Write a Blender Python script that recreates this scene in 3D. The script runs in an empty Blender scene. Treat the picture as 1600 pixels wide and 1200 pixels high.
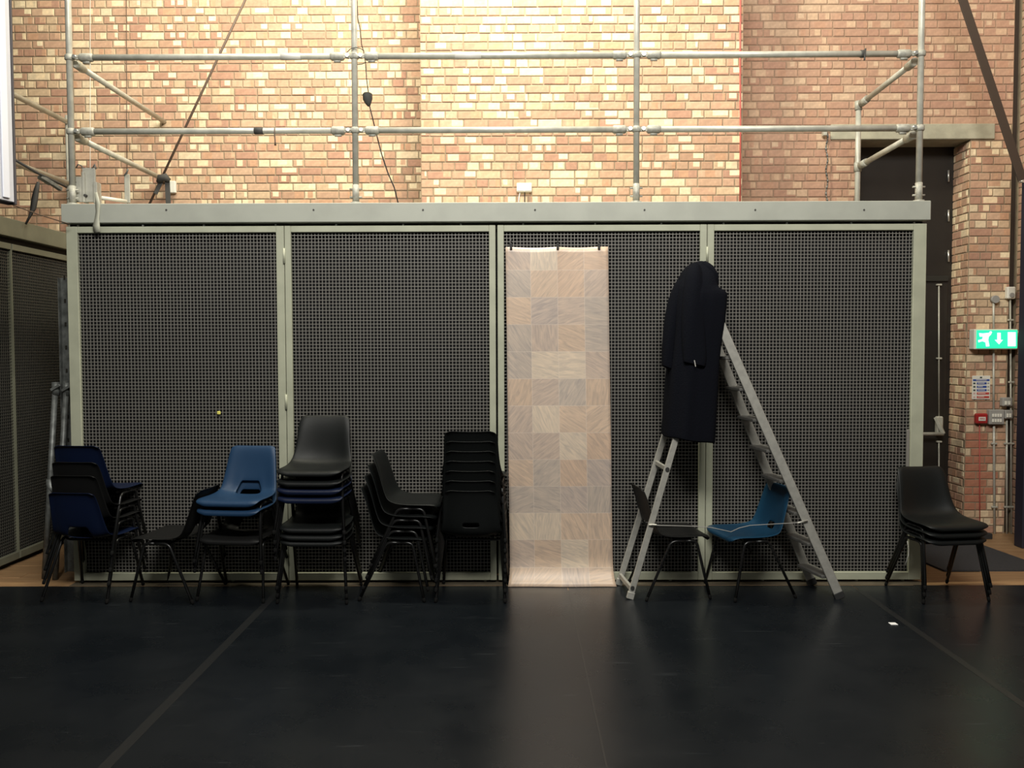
import bpy, math, random
from mathutils import Vector, Matrix
random.seed(7)
S = bpy.context.scene
COL = S.collection
PI = math.pi

# ------------------------------------------------------------------ camera
H, F = 1.72, 1300.0
cam_d = bpy.data.cameras.new('camera'); cam_d.sensor_width = 36; cam_d.lens = F / 1600 * 36
cam = bpy.data.objects.new('camera', cam_d); COL.objects.link(cam)
RM = (Matrix.Rotation(math.radians(0.3), 3, 'Z') @ Matrix.Rotation(math.radians(90 - 2.29), 3, 'X')
      @ Matrix.Rotation(math.radians(-0.16), 3, 'Z'))
cam.matrix_world = Matrix.Translation((0, 0, H)) @ RM.to_4x4()
cam_d.clip_start = 0.05
S.camera = cam

# ------------------------------------------------------------------ world, lights, exposure
w = bpy.data.worlds.new('world'); S.world = w; w.use_nodes = True
w.node_tree.nodes['Background'].inputs[0].default_value = (.62, .64, .60, 1)
w.node_tree.nodes['Background'].inputs[1].default_value = 0.09
def area(name, loc, target, sx, sy, power, col):
    l = bpy.data.lights.new(name, 'AREA'); l.shape = 'RECTANGLE'; l.size = sx; l.size_y = sy
    l.energy = power; l.color = col
    o = bpy.data.objects.new(name, l); COL.objects.link(o); o.location = loc
    o.rotation_euler = (Vector(target) - Vector(loc)).to_track_quat('-Z', 'Y').to_euler()
    return o
area('ceiling_light_hall', (0.2, 0.7, 6.1), (0.2, 6.1, 3.9), 4.0, 1.4, 590, (1.0, .975, .91))
area('wall_light_centre', (0.10, 5.9, 6.3), (0.10, 7.3, 4.6), 0.8, 0.3, 215, (1.0, .96, .76))
area('wall_light_left', (-2.2, 5.9, 6.4), (-2.3, 7.75, 4.2), 1.8, 0.3, 118, (1.0, .94, .74))
area('wall_light_right', (3.9, 5.6, 6.4), (3.9, 7.75, 3.2), 1.2, 0.4, 25, (1.0, .90, .70))
S.view_settings.view_transform = 'Standard'; S.view_settings.look = 'None'
S.view_settings.exposure = 0.0; S.view_settings.gamma = 1.0; S.view_settings.use_curve_mapping = False

# ------------------------------------------------------------------ helpers
def ray(px, py):
    return RM @ Vector(((px - 800) / F, (600 - py) / F, -1.0))
def P(px, py, Y):
    d = ray(px, py); t = Y / d.y
    return Vector((d.x * t, Y, H + d.z * t))
def PG(px, py, z=0.0):
    d = ray(px, py); t = (z - H) / d.z
    return Vector((d.x * t, d.y * t, z))
def X(px, Y, py=600): return P(px, py, Y).x
def Z(py, Y, px=800): return P(px, py, Y).z

def mat(name, col, rough=.6, metal=0, spec=.5, noise=0, nscale=20, bump=0, bscale=60, c2=None, emis=None, estr=0, sheen=0):
    m = bpy.data.materials.new(name); m.use_nodes = True
    nt = m.node_tree; N = nt.nodes; L = nt.links; b = N['Principled BSDF']
    b.inputs['Base Color'].default_value = (*col, 1); b.inputs['Roughness'].default_value = rough
    b.inputs['Metallic'].default_value = metal; b.inputs['Specular IOR Level'].default_value = spec
    if sheen: b.inputs['Sheen Weight'].default_value = sheen
    tc = N.new('ShaderNodeTexCoord')
    if noise:
        n = N.new('ShaderNodeTexNoise'); n.inputs['Scale'].default_value = nscale; n.inputs['Detail'].default_value = 5
        L.new(tc.outputs['Object'], n.inputs['Vector'])
        mx = N.new('ShaderNodeMix'); mx.data_type = 'RGBA'
        c2 = c2 or tuple(max(0, c * (1 - noise)) for c in col)
        mx.inputs[6].default_value = (*col, 1); mx.inputs[7].default_value = (*c2, 1)
        r = N.new('ShaderNodeMapRange'); r.inputs[1].default_value = .38; r.inputs[2].default_value = .65
        L.new(n.outputs[0], r.inputs[0]); L.new(r.outputs[0], mx.inputs[0]); L.new(mx.outputs[2], b.inputs['Base Color'])
    if bump:
        n = N.new('ShaderNodeTexNoise'); n.inputs['Scale'].default_value = bscale; n.inputs['Detail'].default_value = 4
        L.new(tc.outputs['Object'], n.inputs['Vector'])
        bp = N.new('ShaderNodeBump'); bp.inputs['Strength'].default_value = bump; bp.inputs['Distance'].default_value = .01
        L.new(n.outputs[0], bp.inputs['Height']); L.new(bp.outputs[0], b.inputs['Normal'])
    if emis:
        b.inputs['Emission Color'].default_value = (*emis, 1); b.inputs['Emission Strength'].default_value = estr
    return m

class MB:
    def __init__(s): s.v = []; s.f = []; s.uv = {}; s.sm = set()
    def box(s, lo, hi, M=None):
        b = len(s.v)
        for x in (lo[0], hi[0]):
            for y in (lo[1], hi[1]):
                for z in (lo[2], hi[2]):
                    p = Vector((x, y, z)); s.v.append(M @ p if M else p)
        for q in ((0,1,3,2),(4,6,7,5),(0,4,5,1),(2,3,7,6),(0,2,6,4),(1,5,7,3)): s.f.append(tuple(b+i for i in q))
        return s
    def bevbox(s, lo, hi, c=.004, M=None):
        lo = Vector(lo); hi = Vector(hi); ctr = (lo+hi)/2; h = (hi-lo)/2; c = min(c, h.x*.9, h.y*.9, h.z*.9)
        b = len(s.v); idx = {}
        for sx in (-1,1):
            for sy in (-1,1):
                for sz in (-1,1):
                    for a in range(3):
                        d = [h.x-c, h.y-c, h.z-c]; d[a] += c
                        p = ctr + Vector((sx*d[0], sy*d[1], sz*d[2]))
                        idx[(sx,sy,sz,a)] = len(s.v); s.v.append(M @ p if M else p)
        for a in range(3):
            o1, o2 = [(1,2),(2,0),(0,1)][a]
            for sg in (-1,1):
                q = []
                for (u,v) in ((-1,-1),(1,-1),(1,1),(-1,1)):
                    k = [0,0,0]; k[a]=sg; k[o1]=u; k[o2]=v; q.append(idx[(*k,a)])
                s.f.append(tuple(q if sg > 0 else q[::-1]))
        for a in range(3):     # edges along axis a
            o1, o2 = [(1,2),(2,0),(0,1)][a]
            for u in (-1,1):
                for v in (-1,1):
                    def k(sa, ax):
                        t=[0,0,0]; t[a]=sa; t[o1]=u; t[o2]=v; return idx[(*t,ax)]
                    q = [k(-1,o1), k(1,o1), k(1,o2), k(-1,o2)]
                    s.f.append(tuple(q if u*v < 0 else q[::-1]))
        for sx in (-1,1):
            for sy in (-1,1):
                for sz in (-1,1):
                    q = [idx[(sx,sy,sz,a)] for a in range(3)]
                    s.f.append(tuple(q if sx*sy*sz > 0 else q[::-1]))
        return s
    def bar(s, p0, p1, w, d, up=(0,0,1), bev=.002):   # w across, d along 'up'-ish
        p0 = Vector(p0); p1 = Vector(p1); z = (p1-p0); L = z.length; z.normalize()
        x = Vector(up).cross(z)
        if x.length < 1e-4: x = Vector((1,0,0))
        x.normalize(); y = z.cross(x)
        M = Matrix(((x.x,y.x,z.x,p0.x),(x.y,y.y,z.y,p0.y),(x.z,y.z,z.z,p0.z),(0,0,0,1)))
        return s.bevbox((-w/2,-d/2,0),(w/2,d/2,L), bev, M)
    def tube(s, pts, r, n=8, cap=True):
        pts = [Vector(p) for p in pts]; rs = r if isinstance(r,(list,tuple)) else [r]*len(pts)
        b0 = len(s.v); prev = None
        for i,p in enumerate(pts):
            t = (pts[min(i+1,len(pts)-1)] - pts[max(i-1,0)]).normalized()
            if prev is None:
                a = Vector((0,0,1)) if abs(t.z) < .9 else Vector((0,1,0))
                u = t.cross(a).normalized()
            else:
                u = (prev - t*prev.dot(t)).normalized()
            prev = u; v = t.cross(u)
            for k in range(n):
                th = 2*PI*k/n; s.v.append(p + (u*math.cos(th) + v*math.sin(th))*rs[i])
        for i in range(len(pts)-1):
            for k in range(n):
                a = b0+i*n+k; b = b0+i*n+(k+1)%n
                s.sm.add(len(s.f)); s.f.append((a, b, b+n, a+n))
        if cap:
            s.f.append(tuple(b0+k for k in range(n))[::-1]); e = b0+(len(pts)-1)*n
            s.f.append(tuple(e+k for k in range(n)))
        return s
    def prism(s, poly, y0, y1, M=None):      # poly in (x,z), extruded along y
        b = len(s.v); n = len(poly)
        for y in (y0,y1):
            for (x,z) in poly:
                p = Vector((x,y,z)); s.v.append(M @ p if M else p)
        s.f.append(tuple(b+i for i in range(n))); s.f.append(tuple(b+n+i for i in range(n))[::-1])
        for i in range(n): s.f.append((b+i, b+n+i, b+n+(i+1)%n, b+(i+1)%n))
        return s
    def slab(s, poly, z0, z1):               # poly in (x,y)
        b = len(s.v); n = len(poly)
        for z in (z0,z1):
            for (x,y) in poly: s.v.append(Vector((x,y,z)))
        s.f.append(tuple(b+i for i in range(n))[::-1]); s.f.append(tuple(b+n+i for i in range(n)))
        for i in range(n): s.f.append((b+i, b+(i+1)%n, b+n+(i+1)%n, b+n+i))
        return s
    def grid(s, rows, uvs=None):
        b = len(s.v); m = len(rows[0])
        for r in rows: s.v += [Vector(p) for p in r]
        for i in range(len(rows)-1):
            for j in range(m-1):
                s.sm.add(len(s.f))
                if uvs: s.uv[len(s.f)] = [uvs[i][j], uvs[i][j+1], uvs[i+1][j+1], uvs[i+1][j]]
                a = b+i*m+j; s.f.append((a, a+1, a+m+1, a+m))
        return s
    def mesh(s, name, m):
        me = bpy.data.meshes.new(name); me.from_pydata([tuple(v) for v in s.v], [], s.f)
        for i in s.sm: me.polygons[i].use_smooth = True
        if s.uv:
            uvl = me.uv_layers.new(name='UVMap')
            for fi, uv in s.uv.items():
                for k, li in enumerate(me.polygons[fi].loop_indices): uvl.data[li].uv = uv[k]
        me.materials.append(m); me.update(); return me
    def build(s, name, m, parent=None, kind=None, label=None, group=None):
        o = bpy.data.objects.new(name, s.mesh(name, m)); COL.objects.link(o)
        if parent:
            o.parent = parent; bpy.context.view_layer.update
            o.matrix_parent_inverse = Matrix.Translation(-parent.location) if parent.rotation_euler.z == 0 else parent.matrix_basis.inverted()
        if kind: o['kind'] = kind
        if label: o['label'] = label
        return o
def tag(o, label, cat, group=None):
    o['label'] = label; o['category'] = cat
    if group: o['group'] = group
    return o
def thing(name, label, cat, loc=(0,0,0), group=None):
    o = bpy.data.objects.new(name, None); COL.objects.link(o); o.location = loc; o.empty_display_size = .1
    return tag(o, label, cat, group)
def fix(o):      # smooth, consistent normals are not critical; bevelled tubes use smooth flags
    return o

# ------------------------------------------------------------------ materials
def brick_material(name, per_island, tint=0.0):
    m = bpy.data.materials.new(name); m.use_nodes = True; nt = m.node_tree; N = nt.nodes; L = nt.links
    b = N['Principled BSDF']; b.inputs['Roughness'].default_value = .85; b.inputs['Specular IOR Level'].default_value = .25
    if per_island: rnd = N.new('ShaderNodeNewGeometry').outputs['Random Per Island']
    else: rnd = N.new('ShaderNodeObjectInfo').outputs['Random']
    def ramp(sock, stops, interp='LINEAR'):
        r = N.new('ShaderNodeValToRGB'); r.color_ramp.interpolation = interp; L.new(sock, r.inputs[0])
        e = r.color_ramp.elements
        while len(e) < len(stops): e.new(.5)
        for i,(p,c) in enumerate(stops): e[i].position = p; e[i].color = (*c,1)
        return r.outputs[0]
    def math_(op, a, b_=None):
        n = N.new('ShaderNodeMath'); n.operation = op
        for i, x in enumerate((a,b_)):
            if x is None: continue
            if isinstance(x,(int,float)): n.inputs[i].default_value = x
            else: L.new(x, n.inputs[i])
        return n.outputs[0]
    red = [(0,(.42,.24,.165)),(.18,(.49,.305,.205)),(.36,(.44,.27,.18)),(.50,(.53,.35,.235)),(.62,(.47,.30,.20)),(.70,(.66,.52,.35)),(.84,(.54,.385,.25)),(1,(.68,.55,.37))]
    if tint: red = [(p, tuple(c*(1-tint) + t*tint for c,t in zip(col,(.42,.25,.18)))) for p,col in red]
    base = ramp(rnd, red, 'CONSTANT')
    r2 = math_('FRACT', math_('MULTIPLY', rnd, 37.7)); r3 = math_('FRACT', math_('MULTIPLY', rnd, 91.3)); r4 = math_('FRACT', math_('MULTIPLY', rnd, 153.1))
    other = ramp(r2, [(0,(.50,.29,.18)),(.3,(.74,.57,.37)),(.6,(.55,.34,.22)),(.75,(.78,.64,.43))], 'CONSTANT')
    if tint:
        mt = N.new('ShaderNodeMix'); mt.data_type='RGBA'; mt.inputs[0].default_value = tint; L.new(other, mt.inputs[6]); mt.inputs[7].default_value=(.42,.25,.18,1); other = mt.outputs[2]
    uv = N.new('ShaderNodeTexCoord').outputs['UV']; sp = N.new('ShaderNodeSeparateXYZ'); L.new(uv, sp.inputs[0])
    tc = N.new('ShaderNodeTexCoord').outputs['Object']
    # kiln "kiss mark" band: u between a and a+w, on some of the bricks
    a = math_('MULTIPLY', r3, .8); inb = math_('MULTIPLY', math_('GREATER_THAN', sp.outputs[0], a), math_('LESS_THAN', sp.outputs[0], math_('ADD', a, math_('ADD', .18, math_('MULTIPLY', r4, .5)))))
    inb = math_('MULTIPLY', inb, math_('GREATER_THAN', sp.outputs[1], math_('MULTIPLY', r2, .35)))
    on = math_('MULTIPLY', inb, math_('GREATER_THAN', r4, .38))
    mx = N.new('ShaderNodeMix'); mx.data_type='RGBA'; L.new(on, mx.inputs[0]); L.new(base, mx.inputs[6]); L.new(other, mx.inputs[7])
    n = N.new('ShaderNodeTexNoise'); n.inputs['Scale'].default_value = 35; n.inputs['Detail'].default_value = 6
    L.new(tc, n.inputs['Vector'])
    mr = N.new('ShaderNodeMapRange'); mr.inputs[1].default_value=.3; mr.inputs[2].default_value=.7; mr.inputs[3].default_value=.86; mr.inputs[4].default_value=1.12
    L.new(n.outputs[0], mr.inputs[0])
    vm = N.new('ShaderNodeVectorMath'); vm.operation='SCALE'; L.new(mx.outputs[2], vm.inputs[0]); L.new(mr.outputs[0], vm.inputs['Scale'])
    L.new(vm.outputs[0], b.inputs['Base Color'])
    bp = N.new('ShaderNodeBump'); bp.inputs['Strength'].default_value=.2; bp.inputs['Distance'].default_value=.004
    L.new(n.outputs[0], bp.inputs['Height']); L.new(bp.outputs[0], b.inputs['Normal'])
    return m
M = {}
M['brick'] = brick_material('brick', False); M['brick_j'] = brick_material('brick_joined', True)
M['brick_p'] = brick_material('brick_painted', False, .6); M['brick_pj'] = brick_material('brick_painted_joined', True, .6)
M['brick_t'] = mat('terracotta_brick', (.46,.20,.12), .85, noise=.2, nscale=25)
M['mortar'] = mat('mortar', (.33,.26,.17), .9, noise=.25, nscale=12)
M['mortar_p'] = mat('painted_mortar', (.36,.25,.17), .9, noise=.2, nscale=12)
M['concrete'] = mat('concrete', (.42,.40,.30), .8, noise=.2, nscale=9, bump=.2)
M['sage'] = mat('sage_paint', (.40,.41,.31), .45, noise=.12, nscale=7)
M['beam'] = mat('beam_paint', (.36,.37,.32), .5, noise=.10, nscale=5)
M['sidep'] = mat('dull_olive_paint', (.17,.17,.12), .55, noise=.15, nscale=6)  # cage paint darkened for the light falling off towards the left side cage
M['sill'] = mat('worn_sill', (.10,.08,.052), .7, noise=.3, nscale=8)  # even brownish-grey for the thin strip over the wood below the doors
M['wire'] = mat('galvanised_wire', (.215,.205,.185), .5, metal=.1)
M['backing'] = mat('black_backing', (.005,.005,.005), .95, noise=.7, nscale=25)
M['dark'] = mat('dark_gap', (.02,.018,.013), .9)
M['galv'] = mat('galvanised_tube', (.50,.49,.42), .40, metal=.12, noise=.2, nscale=14)
M['sidew'] = mat('dull_wire', (.075,.072,.06), .6)  # mesh wire with the side cage's weaker light put into its colour
M['galvd'] = mat('weathered_galvanised', (.20,.21,.20), .5, metal=.4, noise=.5, nscale=18)
M['cast'] = mat('cast_clamp', (.42,.41,.35), .55, metal=.1, noise=.3, nscale=40)
M['bolt'] = mat('bolt_steel', (.75,.75,.70), .3, metal=.8)
M['alu'] = mat('ladder_aluminium', (.42,.41,.37), .42, metal=.3, noise=.15, nscale=30)
M['tread'] = mat('tread_aluminium', (.13,.127,.118), .5, metal=.2, noise=.2, nscale=60)
M['rubber'] = mat('black_rubber', (.02,.02,.02), .7)
M['blackp'] = mat('black_polypropylene', (.0055,.0065,.0065), .46, spec=.24, bump=.15, bscale=400)
M['blackp2'] = mat('charcoal_polypropylene', (.0075,.0075,.0075), .5, spec=.2, bump=.15, bscale=400)
M['navyp'] = mat('navy_polypropylene', (.0035,.008,.028), .42, spec=.3, bump=.15, bscale=400)  # same blue plastic, darkened to stand for dimmer light on those chairs
M['bluep'] = mat('blue_polypropylene', (.012,.037,.085), .42, spec=.3, bump=.15, bscale=400)
M['tealp'] = mat('teal_blue_polypropylene', (.007,.042,.085), .42, spec=.3, bump=.15, bscale=400)
M['legs'] = mat('black_steel_tube', (.008,.008,.008), .3, spec=.4)
M['glide'] = mat('black_plastic_glide', (.006,.006,.006), .9, spec=.1)
M['coat'] = mat('black_wool', (.0045,.005,.0075), .95, spec=.05, sheen=.0, bump=.3, bscale=90)
M['door'] = mat('dark_door', (.016,.013,.010), .5, noise=.2, nscale=6)
M['strap'] = mat('dark_webbing', (.05,.048,.045), .8)
M['browncord'] = mat('brown_steel_rod', (.10,.065,.045), .6)
M['column'] = mat('brown_painted_steel', (.045,.030,.021), .55)
M['white'] = mat('white_plastic', (.72,.70,.62), .4)
M['greyp'] = mat('grey_plastic', (.30,.29,.27), .5)
M['redp'] = mat('red_plastic', (.35,.02,.02), .4)
M['redc'] = mat('red_cable', (.45,.09,.07), .6)
M['board'] = mat('pale_grey_frame', (.52,.53,.58), .5)
M['boarde'] = mat('dark_frame_edge', (.05,.045,.05), .6)
M['matg'] = mat('grey_entrance_mat', (.045,.045,.048), .95, noise=.3, nscale=120, bump=.5, bscale=300)
M['paper'] = mat('paper', (.8,.8,.8), .8)
M['tape'] = mat('clear_tape', (.36,.36,.29), .5)
M['yellow'] = mat('yellow_tag', (.75,.70,.15), .5)
M['signblue'] = mat('sign_blue', (.03,.07,.30), .5); M['signred'] = mat('sign_red', (.45,.06,.05), .5); M['signgreen'] = mat('sign_ink', (.04,.06,.06), .5)
M['exitg'] = mat('exit_green', (0,.5,.25), .4, emis=(.035,.85,.40), estr=1.05)
M['exitw'] = mat('exit_white', (.8,1,.9), .4, emis=(.60,1.0,.85), estr=1.5)

def wood_floor():
    m = bpy.data.materials.new('wood_floor'); m.use_nodes = True; nt = m.node_tree; N = nt.nodes; L = nt.links; b = N['Principled BSDF']
    b.inputs['Roughness'].default_value = .45
    tc = N.new('ShaderNodeTexCoord'); mp = N.new('ShaderNodeMapping'); mp.inputs['Scale'].default_value = (1.2, 14, 1); L.new(tc.outputs['Object'], mp.inputs[0])
    n = N.new('ShaderNodeTexNoise'); n.inputs['Scale'].default_value = 3; n.inputs['Detail'].default_value = 6; L.new(mp.outputs[0], n.inputs['Vector'])
    r = N.new('ShaderNodeValToRGB'); L.new(n.outputs[0], r.inputs[0]); e = r.color_ramp.elements
    e[0].position=.3; e[0].color=(.27,.155,.075,1); e[1].position=.7; e[1].color=(.38,.235,.12,1)
    L.new(r.outputs[0], b.inputs['Base Color']); return m
M['wood'] = wood_floor()
def vinyl():
    m = bpy.data.materials.new('black_dance_vinyl'); m.use_nodes = True; nt = m.node_tree; N = nt.nodes; L = nt.links; b = N['Principled BSDF']
    tc = N.new('ShaderNodeTexCoord').outputs['Object']
    n1 = N.new('ShaderNodeTexNoise'); n1.inputs['Scale'].default_value = 1.6; n1.inputs['Detail'].default_value = 8; n1.inputs['Roughness'].default_value=.65; L.new(tc, n1.inputs['Vector'])
    # scuffs: thin streaks from a distorted stretched noise
    def scuff(rot, sc, lo):
        mp = N.new('ShaderNodeMapping'); mp.inputs['Rotation'].default_value = (0,0,rot); mp.inputs['Scale'].default_value = sc; L.new(tc, mp.inputs[0])
        n = N.new('ShaderNodeTexNoise'); n.inputs['Scale'].default_value = 2.2; n.inputs['Detail'].default_value = 3; n.inputs['Distortion'].default_value=.6; L.new(mp.outputs[0], n.inputs['Vector'])
        r = N.new('ShaderNodeMapRange'); r.inputs[1].default_value = lo; r.inputs[2].default_value = lo+.06; L.new(n.outputs[0], r.inputs[0]); return r.outputs[0]
    s1 = scuff(.5, (1.2, 26, 1), .69); s2 = scuff(-1.0, (1.5, 32, 1), .70)
    mx0 = N.new('ShaderNodeMath'); mx0.operation='MAXIMUM'; L.new(s1, mx0.inputs[0]); L.new(s2, mx0.inputs[1])
    r = N.new('ShaderNodeValToRGB'); L.new(n1.outputs[0], r.inputs[0]); e = r.color_ramp.elements
    e[0].position=.3; e[0].color=(.0042,.0058,.0078,1); e[1].position=.75; e[1].color=(.0085,.0105,.013,1)
    mx = N.new('ShaderNodeMix'); mx.data_type='RGBA'; mu = N.new('ShaderNodeMath'); mu.operation='MULTIPLY'; mu.inputs[1].default_value=.45; L.new(mx0.outputs[0], mu.inputs[0])
    L.new(mu.outputs[0], mx.inputs[0]); L.new(r.outputs[0], mx.inputs[6]); mx.inputs[7].default_value=(.05,.055,.06,1); L.new(mx.outputs[2], b.inputs['Base Color'])
    r2 = N.new('ShaderNodeMapRange'); r2.inputs[1].default_value=.3; r2.inputs[2].default_value=.7; r2.inputs[3].default_value=.24; r2.inputs[4].default_value=.33
    L.new(n1.outputs[0], r2.inputs[0]); L.new(r2.outputs[0], b.inputs['Roughness']); b.inputs['Specular IOR Level'].default_value=.4
    n3 = N.new('ShaderNodeTexNoise'); n3.inputs['Scale'].default_value=1.3; L.new(tc, n3.inputs['Vector'])
    bp = N.new('ShaderNodeBump'); bp.inputs['Strength'].default_value=.03; bp.inputs['Distance'].default_value=.03; L.new(n3.outputs[0], bp.inputs['Height']); L.new(bp.outputs[0], b.inputs['Normal'])
    return m
M['vinyl'] = vinyl()
M['seamtape'] = mat('floor_tape', (.012,.013,.014), .36)
def tile_print():
    m = bpy.data.materials.new('printed_stone_tiles'); m.use_nodes = True; nt = m.node_tree; N = nt.nodes; L = nt.links; b = N['Principled BSDF']
    b.inputs['Roughness'].default_value=.42
    uv = N.new('ShaderNodeTexCoord').outputs['UV']           # one unit = one tile
    def vm(op, a, b_=None, sc=None):
        n = N.new('ShaderNodeVectorMath'); n.operation = op; L.new(a, n.inputs[0])
        if b_ is not None:
            if isinstance(b_, tuple): n.inputs[1].default_value = b_
            else: L.new(b_, n.inputs[1])
        if sc is not None: L.new(sc, n.inputs['Scale']) if not isinstance(sc,(int,float)) else setattr(n.inputs['Scale'],'default_value',sc)
        return n.outputs[0]
    cell = vm('FLOOR', uv); fr = vm('FRACTION', uv)
    wn = N.new('ShaderNodeTexWhiteNoise'); wn.noise_dimensions='2D'; L.new(cell, wn.inputs['Vector'])
    base = N.new('ShaderNodeValToRGB'); base.color_ramp.interpolation='CONSTANT'; L.new(wn.outputs['Value'], base.inputs[0])
    cols = [(0,(.47,.38,.32)),(.16,(.52,.39,.30)),(.3,(.44,.375,.325)),(.45,(.56,.47,.38)),(.58,(.50,.385,.30)),(.7,(.45,.375,.33)),(.85,(.53,.41,.32))]
    e = base.color_ramp.elements
    while len(e) < len(cols): e.new(.5)
    for i,(p,c) in enumerate(cols): e[i].position=p; e[i].color=(*c,1)
    sp = N.new('ShaderNodeSeparateColor'); L.new(wn.outputs['Color'], sp.inputs[0])
    an = N.new('ShaderNodeMath'); an.operation='MULTIPLY'; an.inputs[1].default_value=3.14; L.new(sp.outputs[1], an.inputs[0])
    rot = N.new('ShaderNodeVectorRotate'); rot.rotation_type='Z_AXIS'; L.new(uv, rot.inputs['Vector']); L.new(an.outputs[0], rot.inputs['Angle'])
    mp = N.new('ShaderNodeMapping'); mp.inputs['Scale'].default_value=(.8,4.6,1); L.new(rot.outputs[0], mp.inputs[0])
    n = N.new('ShaderNodeTexNoise'); n.inputs['Scale'].default_value=1.6; n.inputs['Detail'].default_value=6; n.inputs['Distortion'].default_value=1.6; L.new(mp.outputs[0], n.inputs['Vector'])
    st = N.new('ShaderNodeValToRGB'); L.new(n.outputs[0], st.inputs[0]); e = st.color_ramp.elements
    e[0].position=.30; e[0].color=(.82,.83,.85,1); e[1].position=.68; e[1].color=(1.18,1.13,1.06,1)
    mul = vm('MULTIPLY', base.outputs[0], st.outputs[0])
    # paler joints between the printed tiles
    s2 = N.new('ShaderNodeSeparateXYZ'); L.new(fr, s2.inputs[0])
    def edge(sock):
        a = N.new('ShaderNodeMath'); a.operation='SUBTRACT'; L.new(sock, a.inputs[0]); a.inputs[1].default_value=.5
        c = N.new('ShaderNodeMath'); c.operation='ABSOLUTE'; L.new(a.outputs[0], c.inputs[0])
        g = N.new('ShaderNodeMath'); g.operation='GREATER_THAN'; L.new(c.outputs[0], g.inputs[0]); g.inputs[1].default_value=.487; return g.outputs[0]
    mxe = N.new('ShaderNodeMath'); mxe.operation='MAXIMUM'; L.new(edge(s2.outputs[0]), mxe.inputs[0]); L.new(edge(s2.outputs[1]), mxe.inputs[1])
    mm = N.new('ShaderNodeMath'); mm.operation='MULTIPLY'; mm.inputs[1].default_value=.38; L.new(mxe.outputs[0], mm.inputs[0])
    mx = N.new('ShaderNodeMix'); mx.data_type='RGBA'; L.new(mm.outputs[0], mx.inputs[0]); L.new(mul, mx.inputs[6]); mx.inputs[7].default_value=(.66,.56,.47,1)
    L.new(mx.outputs[2], b.inputs['Base Color'])
    return m
M['tiles'] = tile_print()

# ------------------------------------------------------------------ structure: floor
YC = 6.12        # cage front plane
YW, YP = 7.75, 7.24   # back wall plane, central brick pier plane
YE = 6.03        # far edge of the dance vinyl
floor = MB().box((-7, -2.5, -.06), (7.2, 9.0, -.004)).build('floor', M['wood'], kind='structure')
seams = [-5.87, -3.79, -1.71, .37, 2.45, 4.53, 6.61]
for a, b in zip(seams[:-1], seams[1:]):
    MB().bevbox((a+.0025, -2.4, -.004), (b-.0025, YE, 0.0), .001).build('vinyl_sheet', M['vinyl'], floor)
for i, x in enumerate(seams[2:5]):
    wd = (.027, .004, .022)[i]
    MB().box((x-wd, -2.4, .0), (x+wd, YE-.12, .0008)).build('seam_tape', M['seamtape'], floor)
# wood boards beyond the vinyl: thin raised boards with open joints
yb = YE + .004; k = 0
while yb < 8.6:
    y1 = yb + .118
    xs = [-6.9 + (k % 3) * .55]
    while xs[-1] < 6.5: xs.append(xs[-1] + random.uniform(1.5, 2.3))
    for a, b in zip(xs[:-1], xs[1:]):
        if (b < X(120, YE) + .15 or a > 2.6) and b > -6 and a < 6:
            MB().bevbox((a+.001, yb+.001, -.005), (b-.001, y1-.001, .0), .0012).build('board', M['wood'], floor)
        else:
            pass
    yb = y1; k += 1
MB().box((-3.6, YE+.004, -.005), (2.9, 7.9, -.0005)).build('floor_panel', M['wood'], floor)
ceiling = MB().box((-7, -2.5, 6.8), (7.2, 9.0, 6.9)).build('ceiling', M['dark'], kind='structure')

# ------------------------------------------------------------------ structure: brick walls
CR = .0727      # course height
def brick_proto(L_, hgt, v):
    mb = MB(); c = .003 + .001*v; d = .0065
    # front face (towards -Y) with chamfered rim; a 5-sided block set into the mortar
    hx, hz = L_/2, hgt/2
    pts = [(-hx,0,-hz),(hx,0,-hz),(hx,0,hz),(-hx,0,hz)]
    mid = [(-hx,-d+c*.8,-hz),(hx,-d+c*.8,-hz),(hx,-d+c*.8,hz),(-hx,-d+c*.8,hz)]
    fr = [(-hx+c,-d,-hz+c),(hx-c,-d,-hz+c),(hx-c,-d,hz-c),(-hx+c,-d,hz-c)]
    j = random.Random(v*13+int(L_*1000))
    fr = [(x+j.uniform(-.0015,.0015), y, z+j.uniform(-.0015,.0015)) for x,y,z in fr]
    mb.v = [Vector(p) for p in pts+mid+fr]
    mb.f = [(8,9,10,11)] + [(4+i,4+(i+1)%4,8+(i+1)%4,8+i) for i in range(4)] + [(i,(i+1)%4,4+(i+1)%4,4+i) for i in range(4)]
    for fi, f in enumerate(mb.f): mb.uv[fi] = [((mb.v[i].x+hx)/L_, (mb.v[i].z+hz)/hgt) for i in f]
    return mb
PROTO = {}
def proto(kind, v):
    if (kind, v) not in PROTO:
        L_ = {'S': .2015, 'H': .0960}[kind]
        PROTO[(kind, v)] = brick_proto(L_, CR-.0095, v)
    return PROTO[(kind, v)]
def visible(p):
    q = RM.transposed() @ (p - Vector((0,0,H)))
    u, v = 800 + F*q.x/-q.z, 600 - F*q.y/-q.z
    return -10 < u < 1610 and -5 < v < 1000
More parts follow.
